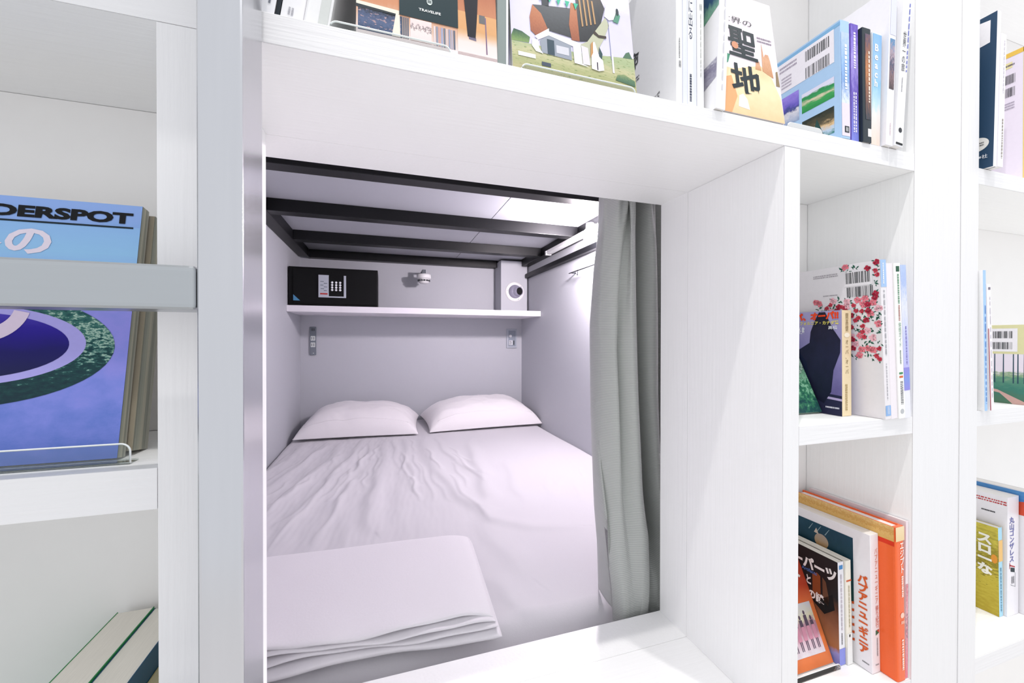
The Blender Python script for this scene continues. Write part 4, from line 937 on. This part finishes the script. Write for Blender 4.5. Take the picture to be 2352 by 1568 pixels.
def flower():
    b = Book('white book with pink and red flowers round its barcode back cover', ZM, 0.7625, -0.004, 0.0132, 0.254, 0.168, lean=-3.7, cover='#e6e2e6', group=GM)
    rng = random.Random(5)
    R0, R1, PK, LP, GN = [], [], [], [], []
    def flo(a, b_, r, L):
        for k in range(5):
            t = 2*math.pi*k/5 + rng.uniform(0, 1); ca, cb = a+r*0.62*math.cos(t), b_+r*0.62*0.66*math.sin(t)
            L.append([(ca+r*0.52*math.cos(q), cb+r*0.52*0.66*math.sin(q)) for q in [2*math.pi*i/8 for i in range(8)]])
    def leaf(a, b_, th, l):
        ca, cb = math.cos(th), math.sin(th)*0.66
        na, nb = -math.sin(th)*0.4, math.cos(th)*0.66*0.4
        GN.append([(a, b_), (a+l*0.5*ca+l*0.5*na, b_+l*0.5*cb+l*0.5*nb), (a+l*ca, b_+l*cb), (a+l*0.5*ca-l*0.5*na, b_+l*0.5*cb-l*0.5*nb)])
    pts = []
    def spot(a, b_):
        inside = (b_ < 0.775 and b_ > 0.375 and a > 0.40 + max(0, (0.70-b_))*0.0) or (b_ > 0.955 and a > 0.66) or (a > 0.945 and b_ > 0.36)
        if b_ > 0.70 and b_ < 0.775 and a < 0.40 + (0.775-b_)*0: inside = False
        return inside
    tries = 0
    while len(pts) < 130 and tries < 8000:
        tries += 1
        a = rng.uniform(0.36, 0.985); q = rng.uniform(0.365, 0.99)
        if not spot(a, q): continue
        if any((a-x)**2 + ((q-y)/0.66*1.0)**2 < 0.035**2 for x, y in pts): continue
        pts.append((a, q))
    for i, (a, q) in enumerate(pts):
        k = i % 5
        if k == 0: flo(a, q, 0.026, R0)
        elif k == 1: flo(a, q, 0.030, PK)
        elif k == 2: flo(a, q, 0.020, R1)
        elif k == 3: flo(a, q, 0.032, LP) if i % 2 else leaf(a, q, rng.uniform(0, 6), 0.045)
        for j in range(4): leaf(a + rng.uniform(-0.02, 0.02), q + rng.uniform(-0.014, 0.014), rng.uniform(0, 6.3), rng.uniform(0.022, 0.036))
    b.faces('L', GN, '#2c5f4e', 'leaf_print', 1)
    b.faces('L', LP, '#f0b8c4', 'flower_print', 2); b.faces('L', PK, '#e8808e', 'flower_print', 3); b.faces('L', R1, '#c83c50', 'flower_print', 4); b.faces('L', R0, '#b02c44', 'flower_print', 5)
    b.barcode('L', 0.70, 0.872, 0.925, 0.945, 8, '#e9e5e9'); b.barcode('L', 0.71, 0.782, 0.935, 0.848, 9)
    b.lines('L', 0.385, 0.93, 0.63, 0.955, 2, '#a59fa6'); b.lines('L', 0.48, 0.80, 0.62, 0.812, 1, '#a59fa6')
    b.rect('S', 0.0, 0.83, 1.0, 1.0, '#a4c2ea', 'spine_patch', 1); b.lines('S', 0.3, 0.85, 0.6, 0.98, 1, '#eef2fa', True)
    b.rect('S', 0.05, 0.02, 0.95, 0.085, '#8db4e4', 'publisher_mark', 1); b.lines('S', 0.3, 0.03, 0.7, 0.08, 2, '#dfe8f6', True)
    b.lines('S', 0.32, 0.40, 0.66, 0.81, 1, '#b0b0b6', True)
    b.lines('S', 0.35, 0.12, 0.55, 0.35, 1, '#b4b4ba', True)
flower()
b = Book('plain pinkish white paperback next to the flowered book', ZM, 0.7762, -0.004, 0.0155, 0.249, 0.165, lean=-3.7, cover='#ebe4ea', group=GM)
b = Book('white paperback with green and red spine lettering, right bay', ZM, 0.7922, -0.006, 0.0145, 0.250, 0.165, lean=-3.7, cover='#f3f3f1', group=GM)
b.rect('S', 0.25, 0.945, 0.8, 0.98, '#2d5a46', 'green_mark', 1)
b.lines('S', 0.35, 0.74, 0.72, 0.93, 1, '#6f9a80', True); b.lines('S', 0.35, 0.63, 0.72, 0.73, 1, '#b07a74', True); b.text('S', '体感ガイド', 0.32, 0.46, 0.76, 0.62, '#6f9a80', vertical=True)
b.lines('S', 0.35, 0.35, 0.65, 0.44, 1, '#8a9a90', True); b.rect('S', 0.2, 0.285, 0.8, 0.298, '#3f8a5c', 'flag_green', 1); b.rect('S', 0.2, 0.262, 0.8, 0.275, '#d0683c', 'flag_red', 1)
b.lines('S', 0.3, 0.09, 0.75, 0.24, 2, '#7d7f84', True); b.ell('S', 0.5, 0.045, 0.28, 0.016, '#b9bcc0', 'publisher_mark', 1, 16)
b = Book('blue washed paperback spine nearest the wide post, right bay', ZM, 0.8072, -0.005, 0.0155, 0.248, 0.165, lean=-3.7, cover='#e6e6f4', group=GM)
b.rect('S', 0.04, 0.33, 0.96, 1.0, photo('print_blue_wash', [(0, '#b8b8ea'), (0.3, '#c2c8f0'), (0.6, '#dfe2f6'), (0.85, '#a9bce6'), (1, '#b4c6ea')], (3, 14), 0.3), 'spine_photo', 1)
b.rect('S', 0.04, 0.18, 0.96, 0.33, photo('print_blue_block', [(0, '#8f8adc'), (0.5, '#7f94dc'), (1, '#8f86d8')], (3, 4), 0.3), 'spine_photo', 1); b.lines('S', 0.45, 0.35, 0.75, 0.6, 1, '#8a86c4', True)

# ---- right bay, bottom shelf
GB = 'books on the bottom shelf of the right bay'
def tribal():
    b = Book('orange red book with a framed group photo, leaning back, bottom right bay', ZS, 0.7480, 0.062, 0.006, 0.20, 0.13, 90, 0, 23, cover='#e07a45', group=GB)
    b.rect('L', 0, 0.60, 1, 1, '#b8432c', 'red_top', 1); b.poly('L', [(0.0, 0.45), (1, 0.45), (1, 0.6), (0, 0.6)], photo('print_red_orange', [(0, '#dd7040'), (1, '#b8432c')], (3, 3), 0.05), 'red_fade', 1)
    b.rect('L', 0.30, 0.09, 0.925, 0.47, photo('print_group', [(0, '#dcd6dc'), (0.25, '#d6b8c4'), (0.45, '#c48a9c'), (0.6, '#b08a98'), (0.7, '#d9d2b4'), (1, '#cfcdd4')], (6, 5), 0.3), 'cover_photo', 2)
    pl = []
    for k, x in enumerate((0.36, 0.46, 0.56, 0.66, 0.76, 0.85)):
        top = 0.36 + 0.03*math.sin(k*2.1) + 0.012*k*0.5
        pl += [[(x-0.02, 0.13), (x-0.006, 0.13), (x-0.004, 0.22), (x-0.022, 0.22)], [(x+0.006, 0.13), (x+0.02, 0.13), (x+0.022, 0.22), (x+0.004, 0.22)],
               [(x-0.03, 0.29), (x+0.03, 0.29), (x+0.026, top-0.03), (x-0.026, top-0.03)], [(x+0.018*math.cos(i), top-0.012+0.018*math.sin(i)) for i in [j*0.785 for j in range(8)]]]
    b.faces('L', pl, '#5a4a5c', 'cover_figures', 3)
    b.faces('L', [[(x-0.034, 0.20), (x+0.034, 0.20), (x+0.026, 0.30), (x-0.026, 0.30)] for x in (0.36, 0.46, 0.56, 0.66, 0.76, 0.85)], '#cf8fa4', 'cover_figures', 4)
    b.text('L', 'く', 0.78, 0.66, 0.92, 0.80, '#efe4dc', lay=4, bold=0.02)
tribal()
acrylic_stand('clear acrylic stand under the orange red book, bottom right bay', 0.63, 0.7475, 0.050, ZS, 0.009, 0.0, 0.004)
def parts():
    b = Book('black and brown book with bold white katakana, bottom right bay', ZS, 0.7520, 0.055, 0.0145, 0.180, 0.118, lean=-2, cover='#2a2522', spine='#e9e9ef', pages=PAGES, group=GB)
    b.rect('L', 0, 0, 1, 1, photo('print_brown_stone', [(0.0, '#7f86d8'), (0.10, '#9aa0e2'), (0.16, '#a8744e'), (0.35, '#8f6044'), (0.5, '#6a4432'), (0.62, '#1e2022'), (1, '#24272a')], (6, 6), 0.09), 'cover_photo', 0)
    b.poly('L', [(0.63, 0.56), (0.63, 0.76), (0.70, 0.80), (0.75, 0.78), (0.75, 0.55)], '#8a4a2a', 'cover_photo', 2)
    b.poly('L', [(0.78, 0.55), (0.78, 0.78), (0.83, 0.75), (0.87, 0.60), (0.86, 0.52)], '#6a4a38', 'cover_photo', 2)
    b.poly('L', [(0.55, 0.52), (0.80, 0.42), (0.95, 0.52), (0.92, 0.66), (0.70, 0.52)], '#15171a', 'cover_photo', 2)
    b.text('L', 'オーパーツ', 0.16, 0.80, 0.985, 0.925, '#f0f0f0', bold=0.05, lay=5, shear=-0.01)
    b.text('L', 'Artifacts', 0.47, 0.765, 0.70, 0.80, '#5a7fc4', bold=0.01, lay=5)
    b.text('L', 'くの謎', 0.46, 0.50, 0.80, 0.60, '#f2f2f2', bold=0.04, lay=5); b.text('L', 'と', 0.54, 0.64, 0.61, 0.73, '#f2f2f2', bold=0.04, lay=5)
    b.rect('S', 0.0, 0.0, 1.0, 0.16, '#8d94e0', 'spine_foot', 1); b.rect('S', 0.2, 0.93, 0.8, 0.97, '#4a8ac4', 'spine_mark', 1)
    b.lines('S', 0.32, 0.34, 0.68, 0.88, 1, '#c0bac4', True); b.lines('S', 0.35, 0.20, 0.6, 0.31, 1, '#6a6a70', True)
parts()
b = Book('thin cream spined paperback between the black book and the white one', ZS, 0.7675, 0.052, 0.0120, 0.182, 0.120, lean=-2, cover='#f0ecdf', pages=PAGES, group=GB)
b.rect('S', 0.0, 0.80, 1.0, 0.815, '#d0603a', 'orange_rule', 1); b.rect('S', 0, 0.0, 1.0, 0.30, '#f2f2f0', 'white_foot', 1)
b.lines('S', 0.32, 0.36, 0.68, 0.76, 1, '#c4bda2', True); b.rect('S', 0.35, 0.265, 0.65, 0.29, '#5a5850', 'small_mark', 2)
def papua():
    b = Book('thick white book with orange katakana and an animal photo on its cover', ZS, 0.7862, 0.026, 0.0202, 0.236, 0.147, lean=-2, cover='#eeecf0', group=GB)
    b.rect('L', 0.02, 0.45, 0.822, 0.93, photo('print_dark_teal', [(0, '#1f4a44'), (0.5, '#1d3d48'), (1, '#23475a')], (9, 6), 0.4), 'cover_photo', 1)
    b.ell('L', 0.46, 0.80, 0.085, 0.055, photo('print_fur', [(0, '#b98a4a'), (0.5, '#b09a80'), (1, '#a89a90')], (9, 9), 0.4), 'cover_photo', 2, 24)
    b.poly('L', [(0.37, 0.85), (0.43, 0.845), (0.40, 0.89)], '#c9bcae', 'cover_photo', 3)
    b.faces('L', [[(0.30+0.10*i, 0.86), (0.31+0.10*i, 0.858), (0.36+0.10*i, 0.915), (0.355+0.10*i, 0.915)] for i in range(3)], '#8aa4ac', 'cover_photo', 2)
    b.text('L', 'パプアニューギニア', 0.865, 0.115, 0.972, 0.690, '#d8602e', vertical=True, bold=0.045, lay=4)
    b.faces('L', [[(0.80, 0.16+0.055*i), (0.825, 0.165+0.055*i), (0.825, 0.185+0.055*i), (0.80, 0.178+0.055*i)] for i in range(6)], '#cf5a2c', 'cover_lettering', 4)
    b.lines('L', 0.90, 0.045, 0.97, 0.062, 1, '#77777a')
    b.text('S', 'パプアニューギニア', 0.48, 0.50, 0.82, 0.90, '#d8846a', vertical=True); b.text('S', '祭り紀行', 0.48, 0.325, 0.86, 0.485, '#c8604a', vertical=True)
    b.poly('S', [(0.48, 0.27), (0.88, 0.285), (0.88, 0.31), (0.48, 0.305)], '#3a6a50', 'spine_flag', 1); b.poly('S', [(0.60, 0.305), (0.88, 0.31), (0.88, 0.285)], '#d05040', 'spine_flag', 2)
    b.lines('S', 0.55, 0.12, 0.75, 0.25, 1, '#9a9aa0', True); b.lines('S', 0.4, 0.05, 0.8, 0.065, 1, '#8a8a90')
papua()
def big_orange():
    b = Book('large orange hardback with a tan printed band along its top', ZS, 0.8070, 0.004, 0.0212, 0.257, 0.165, lean=-2, cover='#ee6a38', pages=PAGESW, group=GB, hard=True, bulge=0.0022, rough=0.25)
    cork = photo('print_cork', [(0, '#d6ab62'), (0.4, '#e0b871'), (0.6, '#cf9f58'), (1, '#e6c486')], (40, 6), 0.6, mixcols='#d8904a', mixscale=60, mixth=0.58)
    b.rect('L', 0, 0.905, 1.0, 1.0, cork, 'tan_band', 1); b.rect('S', 0.0, 0.908, 1.0, 1.0, photo('print_cork_pale', [(0, '#e6cb9a'), (1, '#ecd6ae')], (9, 9), 0.4), 'tan_band', 1)
    b.rect('L', 0, 0.875, 1.0, 0.905, '#d83a22', 'red_rule', 1)
    b.text('S', 'エジプト', 0.45, 0.70, 0.90, 0.895, '#f8ece4', vertical=True, bold=0.02); b.lines('S', 0.5, 0.54, 0.85, 0.68, 1, '#f6dccf', True); b.ell('S', 0.62, 0.425, 0.22, 0.018, '#f3c8b4', 'emblem', 2, 18)
    b.lines('S', 0.45, 0.36, 0.85, 0.40, 1, '#f0b8a0'); b.lines('S', 0.45, 0.07, 0.78, 0.27, 1, '#f6dccf', True)
big_orange()
b = Book('slim pink and white spined book squeezed beside the wide post, bottom right bay', ZS, 0.8290, 0.004, 0.0065, 0.262, 0.16, lean=0, cover='#ecdfe4', group=GB)
b.rect('S', 0.0, 0.0, 0.9, 0.60, photo('print_pink_dark', [(0, '#e87a8a'), (0.45, '#e0a0ac'), (0.55, '#3f3040'), (0.62, '#e8b4bc'), (1, '#d88a94')], (2, 26), 0.8), 'spine_photo', 1)

# ---- far bookshelf
GF = 'books on the far right bookshelf'
b = Book('tall navy book with a white label and oval badge, far right bookshelf', T, 1.0290, -0.012, 0.0100, 0.277, 0.16, lean=2.1, cover='#2b4560', spine='#eceaf0', group=GF)
b.poly('L', [(0.70, 0.80), (0.945, 0.815), (0.945, 0.96), (0.70, 0.985)], '#eceaee', 'white_label', 1); b.ell('L', 0.86, 0.165, 0.10, 0.045, '#e6e4e0', 'oval_badge', 1, 30); b.lines('L', 0.80, 0.15, 0.92, 0.18, 2, '#5a5a60')
b.lines('L', 0.79, 0.066, 0.90, 0.092, 1, '#e6e8ee'); b.text('L', '社', 0.905, 0.066, 0.952, 0.092, '#e6e8ee', bold=0.01)
b = Book('white paperback with handwritten style spine beside the navy book', T, 1.0395, -0.014, 0.0135, 0.237, 0.16, lean=2.1, cover='#f0edf3', group=GF)
b.lines('S', 0.38, 0.06, 0.72, 0.36, 1, '#9a9488', True); b.lines('S', 0.4, 0.55, 0.6, 0.95, 1, '#c4c0c8', True)
b = Book('pale pink book with yellow border and two barcodes, far right bookshelf', T, 1.1650, -0.002, 0.022, 0.252, 0.15, cover='#e9e1ee', group=GF)
b.rect('L', 0, 0.965, 1, 1.0, '#e8c05a', 'yellow_border', 1); b.rect('L', 0.0, 0.88, 0.86, 0.925, '#e6dca8', 'yellow_label', 1); b.rect('L', 0.955, 0.0, 1.0, 1.0, '#e8cf86', 'yellow_border', 1)
b.barcode('L', 0.77, 0.76, 0.885, 0.83, 14); b.barcode('L', 0.77, 0.66, 0.885, 0.73, 15); b.lines('L', 0.77, 0.56, 0.88, 0.62, 3, '#a89fb0'); b.lines('L', 0.76, 0.89, 0.88, 0.915, 1, '#6a6470')
b = Book('white book with bright blue spine, middle shelf beyond the post', ZM, 1.0240, -0.006, 0.0078, 0.251, 0.16, lean=-2.0, cover='#f1f1f2', spine='#a4c8ee', group=GF)
b.lines('S', 0.3, 0.05, 0.7, 0.75, 1, '#5f94d4', True)
b = Book('white paperback with a red line, middle shelf beyond the post', ZM, 1.0395, -0.006, 0.0125, 0.227, 0.16, lean=-3.4, cover='#f0edf3', group=GF)
b.rect('S', 0.0, 0.0, 0.22, 0.65, '#b0626a', 'red_line', 1); b.rect('S', 0.3, 0.955, 0.8, 0.975, '#7a7484', 'dark_mark', 1); b.lines('S', 0.5, 0.1, 0.7, 0.9, 1, '#c9c4cc', True)
def forest():
    b = Book('pale green book with a pine forest path picture and barcodes, far right', ZM, 1.1900, 0.004, 0.02, 0.157, 0.15, cover='#dcd9a8', group=GF)
    b.rect('L', 0.0, 0.0, 1.0, 0.63, photo('print_forest', [(0, '#4f6f58'), (0.3, '#3f7a6c'), (0.5, '#5f9078'), (0.58, '#8fa886'), (0.66, '#e4dbe6'), (1, '#e6dfea')], (9, 14), 0.2), 'cover_photo', 1)
    b.faces('L', [[(x, 0.26), (x+0.012, 0.26), (x+0.010, 0.63), (x+0.001, 0.63)] for x in (0.60, 0.655, 0.69, 0.77, 0.86, 0.90, 0.955)], '#2f4a5a', 'tree_trunks', 2)
    b.poly('L', [(0.60, 0.19), (0.72, 0.17), (0.99, 0.02), (0.99, 0.0), (0.86, 0.0), (0.74, 0.13), (0.60, 0.16)], '#c4a098', 'path_print', 2)
    b.rect('L', 0.55, 0.66, 0.90, 0.955, '#eeecf0', 'white_label', 1)
    b.barcode('L', 0.58, 0.83, 0.855, 0.92, 17); b.barcode('L', 0.58, 0.69, 0.855, 0.78, 18)
forest()
def slow():
    b = Book('mustard yellow paperback with white slanting katakana, far right lower shelf', ZF, 1.2138, 0.050, 0.0140, 0.185, 0.12, lean=-2.2, cover='#c4b23f', spine='#a8d8ee', group=GF)
    b.rect('L', 0, 0, 1, 1, photo('print_mustard', [(0, '#b49f36'), (0.45, '#c8b748'), (0.55, '#8a7d2c'), (1, '#cdbf50')], (9, 40), 0.7), 'cover_photo', 0)
    b.text('L', 'スローな', 0.74, 0.44, 0.93, 0.90, '#f4f1e6', vertical=True, bold=0.05, lay=4, shear=-0.01); b.ell('L', 0.95, 0.64, 0.04, 0.05, '#e0953c', 'orange_spot', 2, 20)
    b.rect('S', 0, 0.62, 1, 0.86, '#ecc078', 'spine_patch', 1); b.lines('S', 0.3, 0.05, 0.7, 0.55, 1, '#6f9ab0', True)
slow()
def maru():
    b = Book('thick white book with red brush lettering and blue name on its spine', ZF, 1.2300, 0.045, 0.0405, 0.247, 0.128, lean=-0.4, cover='#efecf1', group=GF)
    b.lines('L', 0.55, 0.925, 0.99, 0.965, 2, '#c03c40', seed=4, name='red_brush_text'); b.lines('L', 0.70, 0.84, 0.86, 0.862, 1, '#3a3a40')
    b.text('S', '丸山ゴンザレス', 0.12, 0.455, 0.55, 0.835, '#5a5fa8', vertical=True, bold=0.01)
    b.faces('S', [[(0.15, 0.40), (0.19, 0.40), (0.19, 0.45), (0.15, 0.45)], [(0.15, 0.425), (0.62, 0.40), (0.62, 0.41), (0.15, 0.437)]], '#b8383c', 'red_mark', 2)
    b.faces('S', [[(0.25, 0.375), (0.6, 0.36), (0.6, 0.395), (0.25, 0.41)]], '#26343a', 'black_mark', 2)
    b.faces('S', [[(0.25, 0.262), (0.66, 0.235), (0.66, 0.238), (0.25, 0.266)], [(0.64, 0.238), (0.66, 0.236), (0.66, 0.36), (0.64, 0.36)]], '#6a7078', 'box_outline', 2); b.lines('S', 0.3, 0.27, 0.58, 0.33, 2, '#6a6a72', True)
maru()
b = Book('blue book with a red corner behind the white one, far right lower shelf', ZF, 1.2735, 0.022, 0.024, 0.258, 0.15, lean=-0.4, cover='#e8e6ea', group=GF)
b.rect('L', 0.0, 0.80, 1.0, 0.992, photo('print_blue_sky_paint', [(0, '#2f62a8'), (0.5, '#3f7ac0'), (1, '#5a94cc')], (8, 9), 0.5), 'cover_photo', 1)
b.poly('L', [(0.62, 0.80), (1, 0.80), (1, 0.93), (0.80, 0.90), (0.70, 0.86)], '#d0503a', 'red_corner', 2); b.poly('L', [(0.30, 0.88), (0.55, 0.87), (0.62, 0.80), (0.55, 0.80), (0.45, 0.85)], '#1f2c3c', 'dark_branch', 2)
